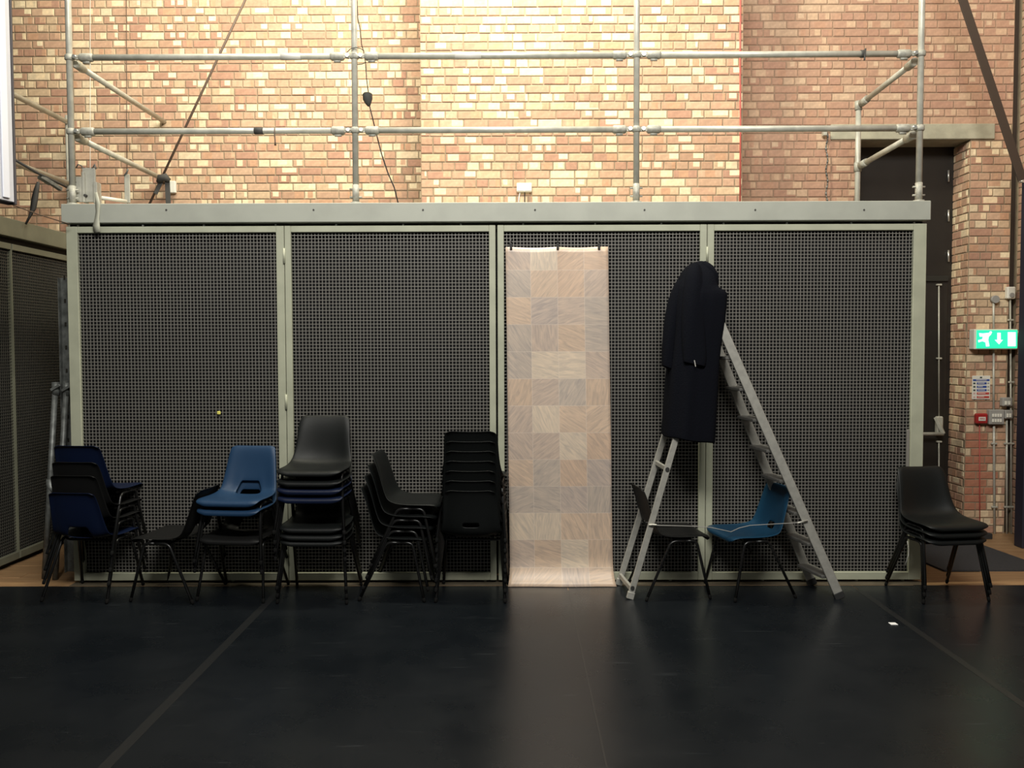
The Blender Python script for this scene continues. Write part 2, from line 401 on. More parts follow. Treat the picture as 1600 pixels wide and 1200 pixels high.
def brick_wall(wall, o, ux, length, z0, z1, skip, mi, mj, seed, seen=None, limit=300, alt=None, hd=.10):
    """courses laid on a plane through o, running along ux (unit), outward normal = ux x up rotated"""
    rng = random.Random(seed); o = Vector(o); ux = Vector(ux); nrm = Vector((ux.y, -ux.x, 0))
    R = Matrix(((ux.x, -nrm.x, 0),(ux.y, -nrm.y, 0),(0,0,1)))
    cand = []; r = 0; z = math.floor(z0/CR)*CR
    while z + CR <= z1 + 1e-6:
        if z >= z0 - 1e-6:
            row = int(round(z/CR)); kind = 'H' if row % 4 == 1 else ('M' if row % 4 == 3 else 'S')
            x = -rng.choice([0,.053,.106,.159]) if kind != 'H' else -.0265
            while x < length:
                k = 'H' if kind == 'H' or (kind == 'M' and rng.random() < .6) or rng.random() < hd else 'S'
                L_ = .212 if k == 'S' else .106
                a, b = max(x, 0), min(x+L_, length)
                if b - a > .03 and not skip(a, b, z, z+CR):
                    cand.append((k, (a+b)/2, z+CR/2, (b-a-.0095)/(L_-.0105)))
                x += L_
        z += CR; r += 1
    seenl, rest = [], []
    for c in cand:
        p = o + ux*c[1] + Vector((0,0,c[2]))
        (seenl if visible(p) and (seen is None or seen(c[1], c[2])) else rest).append(c)
    seenl.sort(key=lambda c: -(c[3]*(2 if c[0]=='S' else 1)))
    rest += seenl[limit:]; seenl = seenl[:limit]
    cache = {}
    for (k, x, zz, s) in seenl:
        v = rng.randrange(3)
        al = bool(alt and alt(x, zz))
        if (k,v,al) not in cache: cache[(k,v,al)] = proto(k,v).mesh('brick', M['brick_t'] if al else mi)
        ob = bpy.data.objects.new('brick', cache[(k,v,al)]); COL.objects.link(ob); ob.parent = wall
        T = Matrix.Translation(o + ux*x + Vector((0,0,zz)) + nrm*rng.uniform(-.0015,.0015)) @ R.to_4x4() @ Matrix.Diagonal((s,1,1,1))
        ob.matrix_basis = T
    if rest:
        mb = MB()
        for (k, x, zz, s) in rest:
            pr = proto(k, rng.randrange(3)); b0 = len(mb.v); f0 = len(mb.f)
            T = Matrix.Translation(o + ux*x + Vector((0,0,zz)) + nrm*rng.uniform(-.0015,.0015)) @ R.to_4x4() @ Matrix.Diagonal((s,1,1,1))
            mb.v += [T @ p for p in pr.v]; mb.f += [tuple(b0+i for i in f) for f in pr.f]
            for fi, u in pr.uv.items(): mb.uv[f0+fi] = u
        mb.build('brick_courses', mj, wall, kind='stuff')
XL = X(660, YP); XR = X(1157, YP)
OX0, OX1 = X(1340, YW, 300), X(1515, YW, 300)      # doorway
PX1 = X(1580, YW, 300)
LZ0, LZ1 = Z(221, YW), Z(197, YW)
wl = MB().box((-6.5, YW, 0), (XL+.02, YW+.3, 6.8)).build('wall_back_left', M['mortar'], kind='structure')
brick_wall(wl, (-6.3, YW, 0), (1,0,0), 6.3+XL, 2.2, 5.6, lambda *a: False, M['brick'], M['brick_j'], 1, hd=.34)
wc = MB().box((XL, YP, 0), (XR, YW+.3, 6.8)).build('wall_back_centre', M['mortar'], kind='structure')
brick_wall(wc, (XL, YP, 0), (1,0,0), XR-XL, 2.2, 5.6, lambda *a: False, M['brick'], M['brick_j'], 2)
wr_ = MB().box((XR, YW, 0), (OX0, YW+.3, LZ1)).box((XR, YW, LZ1), (PX1, YW+.3, 6.8)).build('wall_back_right', M['mortar_p'], kind='structure')
lx0, lx1 = X(1297, YW, 210), X(1553, YW, 210)
ZBD = math.ceil(LZ0/CR)*CR
brick_wall(wr_, (XR, YW, 0), (1,0,0), OX0-XR, 2.2, ZBD+.001, lambda *a: False, M['brick_p'], M['brick_pj'], 33, limit=70)
brick_wall(wr_, (XR, YW, 0), (1,0,0), PX1-XR, ZBD, 5.6, lambda *a: False, M['brick_p'], M['brick_pj'], 3, limit=230)
wp = MB().box((OX1, YW, 0), (PX1, YW+.34, LZ1)).build('wall_pier_right', M['mortar'], kind='structure')
def skp(a, b, z0, z1): return z1 > LZ0+.01 and a + OX1 < lx1-.02
brick_wall(wp, (OX1, YW, 0), (1,0,0), PX1-OX1, 0, LZ1, skp, M['brick'], M['brick_j'], 4, limit=220, alt=lambda x,z: .03 < x < .24 and .2 < z < .98)
brick_wall(wp, (OX1, YW+.29, 0), (0,-1,0), .29, 0, LZ0, lambda *a: False, M['brick'], M['brick_j'], 5, limit=80)
WX = PX1 + .07
wR = MB().box((WX, 4.5, 0), (WX+.3, YW+.3, 6.8)).build('wall_right', M['mortar'], kind='structure')
brick_wall(wR, (WX, YW, 0), (0,-1,0), 3.2, 0, 5.6, lambda *a: False, M['brick_p'], M['brick_pj'], 6)
MB().box((PX1, YW+.05, 0), (WX, YW+.34, 6.8)).build('trim_1', M['column'], kind='structure')
lin = MB().bevbox((lx0, YW-.022, LZ0), (lx1, YW+.29, LZ1), .006).build('trim_2', M['concrete'], kind='structure')

# doors in the recess
YD = YW + .28
d1 = MB().box((OX0, YD, 0), (OX1, YD+.06, LZ0)).build('door_1', M['door'], kind='structure')
xm = X(1482, YD)
MB().bevbox((OX0+.02, YD-.02, Z(442,YD)), (X(1478,YD), YD-.001, Z(442,YD)+.05), .004).build('transom', M['dark'], d1)
MB().bevbox((OX0+.02, YD-.03, .01), (X(1476,YD), YD-.001, Z(446,YD)), .004).build('door_leaf', M['door'], d1)
for py in (275, 337, 400):
    MB().tube([P(1482, py-9, YD-.02), P(1482, py+9, YD-.02)], .008, 8).build('hinge', M['bolt'], d1)
d2 = thing('panic_bar', 'pale steel panic bar with vertical rods on the dark exit door', 'door bar', P(1467, 665, YD-.1))
MB().tube([P(1467, 447, YD-.055), P(1467, 655, YD-.055)], .0065, 8).build('upper_rod', M['galv'], d2)
MB().tube([P(1467, 690, YD-.055), P(1467, 830, YD-.055)], .0065, 8).build('lower_rod', M['galv'], d2)
a = P(1467, 665, YD-.06)
MB().bevbox((a.x-.03, a.y-.03, a.z-.09), (a.x+.03, a.y+.025, a.z+.09), .01).build('latch_box', M['galv'], d2)
MB().tube([P(1400, 678, YD-.13), P(1474, 678, YD-.13)], .017, 10).build('push_bar', M['galv'], d2)
MB().bar(P(1462, 652, YD-.07), P(1474, 678, YD-.13), .03, .03).build('lever_arm', M['galv'], d2)
for py in (445, 560, 690):
    b = P(1467, py, YD-.045); MB().bevbox((b.x-.022,b.y-.02,b.z-.008),(b.x+.022,b.y+.015,b.z+.008),.003).build('rod_guide', M['galv'], d2)

# ------------------------------------------------------------------ storage cage (front run)
def Xc(px): return X(px, YC)
ZT, ZB = Z(317, YC), Z(347, YC)           # beam
ZD1, ZD0 = Z(352, YC), Z(906, YC)         # door leaves
ZM1, ZM0 = Z(362, YC), Z(894, YC)         # mesh
cL, cR = Xc(105), Xc(1447)
cage = thing('storage_cage', 'long sage-grey steel storage cage with a solid top beam, under the guard rails', 'cage', ((cL+cR)/2, YC+.5, 0))
MB().bevbox((cL, YC-.03, ZB), (cR, YC+.06, ZT), .004).build('top_beam', M['beam'], cage)
MB().bevbox((cL+.02, YC+.06, ZT-.05), (cR-.02, YP-.02, ZT-.012), .004).build('deck', M['beam'], cage)
MB().box((cL+.03, YC+.035, ZD1-.02), (cR-.03, YC+.055, ZB+.002)).build('recess_strip', M['dark'], cage)
for x0, x1 in ((cL+.03, cL+.075), (cR-.075, cR-.03)):
    MB().bevbox((x0, YC+.045, 0), (x1, YC+.10, ZB), .003).build('post', M['sage'], cage)
    MB().bevbox((x0, YP-.10, 0), (x1, YP-.05, ZB), .003).build('post', M['sage'], cage)
MB().box((cL+.04, YC+.07, .05), (cR-.04, YC+.08, ZB)).build('backing_panel', M['backing'], cage)
MB().box((cL+.04, YC+.10, .05), (cL+.05, YP-.1, ZB)).build('side_panel', M['backing'], cage)
MB().box((cR-.05, YC+.10, .05), (cR-.04, YP-.1, ZB)).build('side_panel', M['backing'], cage)
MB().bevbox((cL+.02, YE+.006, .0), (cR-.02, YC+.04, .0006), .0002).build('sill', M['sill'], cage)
MB().bevbox((cL+.03, YC+.05, .0), (cR-.03, YC+.10, .028), .003).build('bottom_rail', M['dark'], cage)
for i in range(14):
    x = cL + .12 + i*(cR-cL-.24)/13 + random.uniform(-.05,.05)
    MB().tube([(x, YC+.036, (ZB+ZD1)/2-.001), (x, YC+.018, (ZB+ZD1)/2-.001)], .007, 6).build('bolt', M['bolt'], cage)
for px in (203, 281, 357, 429, 560, 660, 757, 1050, 1196, 1260, 1310, 1345, 1418):
    x = Xc(px); MB().tube([(x, YC+.03, 0), (x, YC+.03, ZD0+.004)], .012, 8).build('foot', M['sage'], cage)

def mesh_panel(mb, x0, x1, z0, z1, y, pitch=.0249, r=.0023, axis='x', wob=0):
    n = int(round((x1-x0)/pitch)); m = int(round((z1-z0)/pitch))
    for i in range(1, n):
        x = x0 + (x1-x0)*i/n
        mb.box((x-r, y-r, z0), (x+r, y+r, z1)) if axis == 'x' else mb.box((y-r, x-r, z0), (y+r, x+r, z1))
    for j in range(1, m):
        z = z0 + (z1-z0)*j/m
        mb.box((x0, y-r*2.2, z-r), (x1, y-r*.6, z+r)) if axis == 'x' else mb.box((y+r*.6, x0, z-r), (y+r*2.2, x1, z+r))
def frame_bars(mb, x0, x1, z0, z1, mx0, mx1, mz0, mz1, y0, y1):
    mb.bevbox((x0,y0,z0),(mx0,y1,z1),.003); mb.bevbox((mx1,y0,z0),(x1,y1,z1),.003)
    mb.bevbox((mx0,y0+.001,mz1),(mx1,y1,z1-.0005),.003); mb.bevbox((mx0,y0+.001,z0+.0005),(mx1,y1,mz0),.003)
doors = [(110,447.3,127,435,'left end door of the cage, behind the blue-topped chair stack'),
         (448.2,775,458,765,'second mesh door from the left, behind the tall black chair stack'),
         (778,1102.6,788,1092,'third mesh door from the left, behind the printed tile sheet'),
         (1103.5,1443,1114,1423,'right end mesh door, behind the leaning steps of the ladder')]
droot = []
for (a,b,c,d,lab) in doors:
    r = thing('mesh_door', 'sage-framed wire '+lab if lab.startswith('left') else 'sage-framed '+lab, 'door', ((Xc(a)+Xc(b))/2, YC, ZD0), 'mesh doors of the long storage cage')
    fb = MB(); frame_bars(fb, Xc(a), Xc(b), ZD0, ZD1, Xc(c), Xc(d), ZM0, ZM1, YC-.012, YC+.025); fb.build('door_frame', M['sage'], r)
    wm = MB(); mesh_panel(wm, Xc(c)-.004, Xc(d)+.004, ZM0-.004, ZM1+.004, YC+.012); wm.build('wire_mesh', M['wire'], r, kind='stuff')
    droot.append(r)
for di, px, pys in ((0,447.6,(399,627)), (2,1103,(399,627)), (1,776.2,(400,630))):
    for py in pys:
        if di == 1: continue
        z = Z(py, YC); x = Xc(px)
        MB().tube([(x, YC-.017, z-.055),(x, YC-.017, z+.055)], .0085, 10).build('hinge', M['sage'], droot[di])
# small keep plate low on the right-hand door
x = Xc(1419); MB().bevbox((x-.012, YC-.02, Z(745,YC)), (x+.008, YC-.013, Z(672,YC)), .002).build('keep_plate', M['wire'], droot[3])
x = Xc(1419); MB().tube([(x,YC-.03,Z(845,YC)),(x+.008,YC-.035,Z(858,YC)),(x+.005,YC-.04,Z(866,YC)),(x-.018,YC-.04,Z(881,YC))], .004, 6).build('cable_tie', M['paper'], droot[3])
yt = P(342, 645, YC-.01); tag(MB().bevbox((yt.x-.012,yt.y-.006,yt.z-.012),(yt.x+.012,yt.y+.004,yt.z+.012),.003).build('tag', M['yellow']), 'tiny yellow square tag stuck in the mesh of the left end door', 'tag')

# ------------------------------------------------------------------ side cage on the left, running away from the viewer
XS = -4.06
sc = thing('side_storage_cage', 'dark mesh storage cage running back along the far left wall', 'cage', (XS-.4, 6.2, 0))
y0, y1 = 3.6, YW-.05
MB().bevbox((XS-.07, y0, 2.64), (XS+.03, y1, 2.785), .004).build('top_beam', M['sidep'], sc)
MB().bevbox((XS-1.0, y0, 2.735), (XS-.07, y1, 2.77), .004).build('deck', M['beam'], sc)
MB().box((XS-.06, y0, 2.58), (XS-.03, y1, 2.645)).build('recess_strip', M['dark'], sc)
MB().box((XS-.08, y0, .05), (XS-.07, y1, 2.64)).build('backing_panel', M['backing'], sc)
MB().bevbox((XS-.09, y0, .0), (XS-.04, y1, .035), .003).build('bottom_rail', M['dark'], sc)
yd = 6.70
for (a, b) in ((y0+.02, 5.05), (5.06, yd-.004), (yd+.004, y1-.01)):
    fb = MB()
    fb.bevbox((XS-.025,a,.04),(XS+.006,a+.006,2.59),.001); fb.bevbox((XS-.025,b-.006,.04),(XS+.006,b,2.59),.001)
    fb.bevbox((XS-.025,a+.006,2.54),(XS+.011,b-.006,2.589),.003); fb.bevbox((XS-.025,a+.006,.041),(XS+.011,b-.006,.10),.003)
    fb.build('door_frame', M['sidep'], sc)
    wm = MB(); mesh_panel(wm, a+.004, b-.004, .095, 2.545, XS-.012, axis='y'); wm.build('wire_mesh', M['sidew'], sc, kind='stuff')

# ------------------------------------------------------------------ guard rails of scaffold tube on the deck
TR = .0225
g = thing('guard_rail', 'grey scaffold tube guard rail standing along the top of the long cage', 'railing', (0, YC, ZT))
YR = YC + .03
pxs = [(113,108), (556.5,553), (994.5,994.5), (1437,1438)]
posts = [X((a+b)/2, YR, 180) for a, b in pxs]
ZR1, ZR0 = Z(87, YR), Z(203, YR)
ztop = 5.7
for i, x in enumerate(posts):
    MB().tube([(x,YR,ZT+.001),(x,YR,ztop)], TR, 14).build('post', M['galv'], g)
    fl = MB().tube([(x,YR,ZT),(x,YR,ZT+.012)], .04, 12).tube([(x,YR,ZT+.012),(x,YR,ZT+.14)], TR+.003, 14)
    for zz in (.05, .11): fl.tube([(x-.045,YR,ZT+zz),(x+.045,YR,ZT+zz)], .007, 6)
    fl.build('base_socket', M['cast'], g)
def swivel(x, z, sgn, parent):
    """cast swivel elbow on a rail end: sleeve, two lugs and the eye bolt by the post"""
    mb = MB(); y = YR
    mb.tube([(x+sgn*.075,y,z),(x+sgn*.085,y,z),(x+sgn*.165,y,z),(x+sgn*.175,y,z)], [TR+.001,TR+.008,TR+.008,TR+.001], 14)
    mb.tube([(x+sgn*.10,y,z-TR-.012),(x+sgn*.15,y,z-TR-.012)], .010, 8)
    mb.bar((x+sgn*.03,y-.008,z+.008),(x+sgn*.09,y-.008,z+.008),.010,.020)
    mb.bar((x+sgn*.03,y-.008,z-.012),(x+sgn*.09,y-.008,z-.008),.010,.014)
    o = mb.build('rail_clamp', M['cast'], parent)
    MB().tube([(x+sgn*.048,y-.035,z),(x+sgn*.048,y+.02,z)], .014, 10).build('eye_bolt', M['bolt'], o)
    return o
for z in (ZR1, ZR0):
    for i, x in enumerate(posts):
        MB().tube([(x,YR,z-.022),(x,YR,z-.015),(x,YR,z+.015),(x,YR,z+.022)], [TR+.002,TR+.010,TR+.010,TR+.002], 14).build('collar', M['cast'], g)
        if i > 0: swivel(x, z, -1, g)
        if i < 3: swivel(x, z, 1, g)
    for i in range(3):
        MB().tube([(posts[i]+.08,YR,z),(posts[i+1]-.08,YR,z)], TR, 14).build('rail', M['galv'], g)
# returns towards the wall: left ones reach the brickwork, right ones end on a short post
for z in (ZR1, ZR0):
    x = posts[0]
    MB().tube([(x+.02,YR+.06,z-.03),(x+.02,YW-.001,z-.03)], TR*.95, 12).build('return_rail', M['galv'], g)
    MB().tube([(x+.02,YR+.04,z-.03),(x+.02,YR+.05,z-.03),(x+.02,YR+.16,z-.03),(x+.02,YR+.17,z-.03)], [TR,TR+.008,TR+.008,TR], 12).build('rail_clamp', M['cast'], g)
YB2 = 7.16
xb = X(1335.5, YB2)
MB().tube([(xb,YB2,ZT-.01),(xb,YB2,Z(166,YB2))], TR, 14).build('short_post', M['galv'], g)
for zf, zb in ((ZR1-.03, Z(166,YB2)), (ZR0-.03, Z(262,YB2))):
    p0 = Vector((posts[3]-.01, YR+.05, zf)); p1 = Vector((xb+.01, YB2-.03, zb)); d = (p1-p0).normalized()
    MB().tube([p0+d*.05, p1-d*.03], TR*.98, 12).build('return_rail', M['galv'], g)
    MB().tube([p0+d*.02, p0+d*.13], TR+.008, 12).build('rail_clamp', M['cast'], g)
    MB().tube([p1-d*.12, p1-d*.01], TR+.008, 12).tube([(xb,YB2,zb-.045),(xb,YB2,zb+.03)], TR+.008, 12).build('elbow', M['cast'], g)
# tape and scraps wrapped round the rails
def wrap(px0, px1, z, m, name, lab, cat, extra=None):
    a, b = X(px0,YR,150), X(px1,YR,150)
    mb = MB().tube([(a,YR,z),(b,YR,z)], TR+.0025, 14)
    if extra: extra(mb)
    return tag(mb.build(name, m), lab, cat)
M['paletape'] = mat('pale_tape', (.62,.60,.55), .5)
wrap(440, 471, ZR1, M['paletape'], 'tape_band', 'pale tape wrapped round the top rail left of the second post', 'tape')
wrap(711, 752, ZR1, M['paletape'], 'tape_band', 'pale tape wrapped round the top rail above the white socket box', 'tape')
wrap(397, 411, ZR0, M['strap'], 'tape_band', 'dark tape band round the lower rail left of the second post', 'tape')
x = X(431, YR, 210); tag(MB().tube([(x,YR-.026,ZR0+.02),(x-.001,YR-.028,ZR0-.03),(x,YR-.02,ZR0-.085),(x+.001,YR-.02,ZR0-.11)], [.004,.005,.005,.009], 6).build('cord', M['browncord']), 'short brown cord with a knot hanging from the lower rail', 'cord')
x = X(1347, YR, 90); tag(MB().tube([(x-.012,YR,ZR1+.001),(x+.012,YR,ZR1+.001)], TR+.005, 12).bar((x+.005,YR-.03,ZR1-.055),(x+.012,YR-.03,ZR1+.03),.012,.01).build('cable_tie', M['strap']), 'dark cable tie clipped round the top rail at the right end', 'cable tie')

# second guard rail over the side cage
g2 = thing('guard_rail', 'scaffold tube rails above the side cage, far left behind the white board', 'railing', (XS, 6.2, 2.785))
for z in (3.80, 3.25):
    MB().tube([(XS,3.9,z),(XS,YW-.12,z)], TR, 12).build('rail', M['galv'], g2)
for y in (3.95, YW-.14):
    MB().tube([(XS,y,2.78),(XS,y,3.86)], TR, 12).build('post', M['galv'], g2)

# ------------------------------------------------------------------ clutter on the deck, left end
b1 = thing('scaffold_bracket', 'galvanised bolted bracket channel standing by the left end post', 'bracket', P(135, 312, YR+.15))
yb_ = YR+.06
def pxbox(mb, x0, x1, py0, py1, Y, d, bev=.004):
    a = P(x0, py1, Y); b = P(x1, py0, Y); return mb.bevbox((a.x, Y, a.z), (b.x, Y+d, b.z), bev)
pxbox(MB(), 117, 127, 276, 316, YR+.03, .012).build('side_plate', M['galv'], b1)
pxbox(MB(), 129, 148, 262, 316, YR+.045, .02).build('channel', M['galv'], b1)
pxbox(MB(), 128, 131, 268, 316, YR+.02, .07).build('flange', M['galv'], b1)
pxbox(MB(), 146, 151, 284, 318, YR+.02, .07).build('flange', M['galv'], b1)
for (px,py,r) in ((134.5,306,.010),(116.5+3,285,.004),(119.5,301,.004)):
    p = P(px,py,YR+.04); MB().tube([(p.x,p.y-.02,p.z),(p.x,p.y+.01,p.z)], r, 10).build('bolt', M['strap'], b1)
MB().tube([P(119,262,YR+.05),P(122,257,YR+.05),P(127,259,YR+.05),P(130,263,YR+.05),P(140,265,YR+.05)], .005, 6).build('wire_loop', M['galvd'], b1)
MB().tube([P(144,264,YR+.05),P(148,257,YR+.05),P(150,264,YR+.05)], .006, 6).build('hook', M['galvd'], b1)
tag(MB().tube([P(152,308,YR+.09),P(197,314.5,YR+.35)], .014, 10).build('tube', M['white']), 'short white tube lying on the deck beside the bolted bracket', 'tube')
b2 = thing('scaffold_bracket', 'narrow upright galvanised bracket standing right of the short white tube', 'bracket', P(199, 315, YR+.4))
pxbox(MB(), 194.5, 202, 272, 317, YR+.4, .015).build('plate', M['galv'], b2)
MB().tube([P(194,275,YR+.4),P(198,270,YR+.4),P(200,264,YR+.4)], .007, 6).build('hook', M['galvd'], b2)
for px in (260,490,661,836,1007,1180,1350):
    q = P(px,328,YC-.03); MB().tube([(q.x,q.y-.004,q.z),(q.x,q.y+.004,q.z)], .007, 8).build('rivet', M['strap'], cage)
# hanging strip of tape over the beam
rows = []
for i, (py, a, b) in enumerate(((300,148,152),(318,149,157),(330,150,156),(342,148,155),(352,145,156),(362,146,157))):
    Y = YC-.036 - (.004 if i%2 else 0); rows.append([P(a,py,Y), P((a+b)/2,py+1,Y-.004), P(b,py,Y)])
o = MB().grid(rows).build('tape_strip', M['tape']); m_ = o.modifiers.new('s','SOLIDIFY'); m_.thickness=.0015
tag(o, 'crumpled pale tape strip hanging down over the left end of the beam', 'tape')
# thin vertical lines on the left wall
tag(MB().tube([P(141,-60,YW-.03),P(141,262,YW-.03),(X(141,YW-.03),YW-.03,2.82)], .0025, 6).build('wire', M['white']), 'thin pale vertical wire on the brick wall, nearest the left post', 'wire')
tag(MB().tube([P(197,-60,YW-.018),(X(197,YW-.018,300),YW-.018,2.6)], .0035, 6).build('wire', M['browncord']), 'thin brown vertical line down the brick wall above the left brackets', 'wire')
wb = P(270, 292, YW-.02)
tag(MB().bevbox((wb.x-.045,wb.y-.03,wb.z-.06),(wb.x+.035,wb.y+.009,wb.z+.05),.006).build('junction_box', M['white']), 'small white box on the brick wall behind the knotted strap', 'junction box')
# bracing rod with a strap knotted round it
pA, pB = P(392,-20,YW-.25), P(226,335,YW-.25)
pB.z = max(pB.z, 2.72)
tag(MB().tube([P(430,-100,YW-.25), pB], .011, 8).build('brace_rod', M['browncord']), 'thin dark bracing rod slanting down behind the rails at left', 'brace')
k = P(256, 281, YW-.32)
kn = thing('strap', 'dark webbing strap knotted round the slanting rod at its foot', 'strap', k)
MB().tube([k+Vector((-.05,0,-.02)),k+Vector((-.02,-.02,.01)),k+Vector((.02,-.02,.02)),k+Vector((.05,0,-.01))], [.02,.036,.036,.02], 8).build('knot', M['strap'], kn)
MB().bar(k+Vector((.03,0,0)), P(263,318,YW-.32), .045,.006, up=(0,1,0)).build('tail', M['strap'], kn)
MB().bar(k+Vector((-.02,0,-.01)), P(243,303,YW-.32), .035,.006, up=(0,1,0)).build('tail', M['strap'], kn)
# ratchet strap on the left rail
rs = thing('ratchet_strap', 'grey-green ratchet strap buckled under the lower side rail, far left', 'strap', P(80,285,6.95))
MB().tube([P(22,249,6.6),P(58,270,6.8),P(104,292,7.1)], .011, 8).build('strap_run', M['strap'], rs)
MB().bar(P(62,276,6.85),P(80,287,6.95),.05,.03).build('buckle', M['galvd'], rs)
MB().bar(P(80,286,6.95),P(95,296,7.05),.035,.03).build('ratchet_handle', M['galvd'], rs)
rows = []
for (px,py,w_) in ((60,284,2),(57,296,4),(54,312,5),(52,325,4.5),(47,337,1.8),(40,350,1)):
    rows.append([P(px-w_,py,6.82), P(px,py,6.80), P(px+w_,py+1,6.82)])
o = MB().grid(rows).build('strap_tail', M['strap'], rs); m_=o.modifiers.new('s','SOLIDIFY'); m_.thickness=.003
tag(MB().tube([P(-60,292,5.2),P(20,320,5.6),P(60,335,5.85),(P(108,350,6.05))], .004, 6).build('cable', M['browncord']), 'thin taut cable from the white board down to the corner of the cage', 'cable')
# tall pale board, upper left
a, b = P(21,320,5.55), P(-60,287,5.15)
d = (b-a); d.z = 0; L_ = d.length; d.normalize(); n_ = Vector((d.y,-d.x,0))
zb_ = a.z
def board(u0,u1,t0,t1,z0,z1,m,name,par,bev=.004):
    R4 = Matrix(((d.x,n_.x,0,a.x),(d.y,n_.y,0,a.y),(0,0,1,0),(0,0,0,1)))
    return MB().bevbox((u0,t0,z0),(u1,t1,z1),bev,R4).build(name,m,par)
bd = thing('hanging_board', 'tall pale grey framed board hanging at the top left edge', 'board', (a.x,a.y,zb_))
board(.0,1.6,.02,.05,zb_,6.8,M['boarde'],'edge_strip',bd)
board(.012,1.6,-.02,.02,zb_+.012,6.79,M['board'],'face_panel',bd)
M['boardl'] = mat('white_frame', (.70,.72,.80), .5)
board(.06,.115,-.032,-.02,zb_+.03,6.78,M['boardl'],'frame_profile',bd,.003)
board(-.008,.008,-.024,.05,zb_,6.8,M['boarde'],'side_edge',bd,.003)

# ------------------------------------------------------------------ cables and boxes on the pier
hc = thing('hanging_cable', 'black cable with an inline plug hanging beside the second post', 'cable', P(574,155,YR+.08))
Yh = YR+.05
MB().tube([P(556,-60,Yh),P(558,0,Yh),P(559,28,Yh),P(563,48,Yh),P(565,70,Yh),P(568,80,Yh+.03),P(571,98,Yh+.03),P(573,125,Yh),P(576,148,Yh)], .0035, 6).build('upper_cable', M['rubber'], hc)
MB().tube([P(577,164,Yh),P(583,188,Yh+.05),P(587,205,Yh+.08),P(596,240,Yh),P(606,270,Yh),P(616,293,Yh),P(622,317,Yh)], .005, 6).build('lower_cable', M['rubber'], hc)
MB().tube([P(542,82,YR-.035),P(548,76,YR-.035),P(556,74,YR-.035),P(564,76,YR-.035),P(569,80,YR-.03)], .003, 6).build('cable_loop', M['rubber'], hc)
MB().tube([P(558,101,YR-.035),P(566,100,YR-.03),P(572,97,YR+.03)], .003, 6).build('cable_loop', M['rubber'], hc)
MB().tube([P(574,145.5,Yh),P(574,147,Yh),P(574.5,155,Yh),P(575.5,161,Yh),P(576.5,166,Yh)], [.028,.036,.036,.024,.010], 8).build('plug', M['strap'], hc)
sb = P(819, 294, YP-.02)
so = thing('socket_box', 'white double socket box on the brick pier just above the beam', 'socket', sb)
MB().bevbox((sb.x-.065,sb.y-.03,sb.z-.035),(sb.x+.065,sb.y+.009,sb.z+.04),.006).build('box', M['white'], so)
MB().bevbox((sb.x-.058,sb.y-.036,sb.z-.028),(sb.x-.004,sb.y-.029,sb.z+.030),.003).bevbox((sb.x+.004,sb.y-.036,sb.z-.028),(sb.x+.058,sb.y-.029,sb.z+.030),.003).build('face_plate', M['paper'], so)
MB().tube([(sb.x-.035,sb.y,sb.z-.03),(sb.x-.045,sb.y,sb.z-.08),(sb.x-.05,sb.y-.01,sb.z-.15)], .005, 6).build('cable', M['paper'], so)
MB().tube([(sb.x+.005,sb.y,sb.z-.03),(sb.x+.005,sb.y,sb.z-.15)], .004, 6).build('cable', M['rubber'], so)
tag(MB().tube([P(1157,-60,YP-.014),P(1156.4,100,YP-.014),P(1157,200,YP-.014),P(1156.5,318,YP-.014)], .0075, 6).build('cable', M['redc']), 'thin red cable running down the right corner of the brick pier', 'cable')
ch = thing('chain', 'dark hanging chain with a bracket below the left end of the lintel', 'chain', P(1291,300,YW-.04))
pts = [P(1292+1.5*math.sin(i*.9), 205+i*5, YW-.04) for i in range(24)]
for i in range(0, 22): 
    MB().tube([pts[i], pts[i+1]], .008 if i%2 else .005, 5).build('link', M['galvd'], ch)
q = P(1288,207,YW-.05); MB().bevbox((q.x-.012,q.y-.02,q.z-.03),(q.x+.02,q.y+.035,q.z+.03),.003).build('bracket', M['galv'], ch)

# steel brace and column, right
tag(MB().bar(P(1478,-80,7.2), P(1598,283,7.2), .012, .075, up=(1,0,.35)).build('steel_brace', M['column']), 'thick dark brown steel brace slanting down at the top right', 'brace')
p = P(1602, 290, 7.2)
tag(MB().bevbox((X(1596,7.26,300),7.14,0),(X(1596,7.26,300)+.14,7.26,p.z+.06),.004).build('steel_column', mat('blue_black_steel',(.02,.02,.035),.5)), 'dark blue-black steel column at the right edge under the brace', 'column')
q = P(1594,284,7.15); tag(MB().tube([q+Vector((.01,.02,0)),q+Vector((.01,-.03,0))],.012,8).build('brace_bolt', M['bolt']), 'shiny bolt head at the foot of the slanting steel brace', 'bolt')

# ------------------------------------------------------------------ fittings on the right-hand pier
YF = YW - .012
ex = thing('exit_sign', 'lit green emergency exit sign on the right brick pier', 'sign', P(1556,530,YF-.05))
a = P(1523,546,YF-.10); b = P(1592,514,YF-.10)
MB().bevbox((a.x,YF-.09,a.z),(b.x,YF,b.z),.006).build('housing', M['white'], ex)
MB().bevbox((a.x+.018,YF-.097,a.z+.010),(b.x-.008,YF-.090,b.z-.010),.002).build('lit_panel', M['exitg'], ex)
def sx(px): return X(px, YF-.1, 530)
def sz(py): return Z(py, YF-.1)
y0s, y1s = YF-.1015, YF-.097
def dy(py): return sz(py) + (P(1556,py,YF-.1).z - sz(py))
man = [(1530,520.5),(1536,521),(1545,520),(1549,522),(1545,526),(1544,531),(1546,541),(1541,541.5),(1540,535),(1535,533),(1529,535),(1528.5,531.5),(1535,530),(1536,526),(1531,526)]
MB().prism([(P(x,y,YF-.1).x, P(x,y,YF-.1).z) for x,y in man][::-1], y0s, y1s).build('running_figure', M['exitw'], ex)
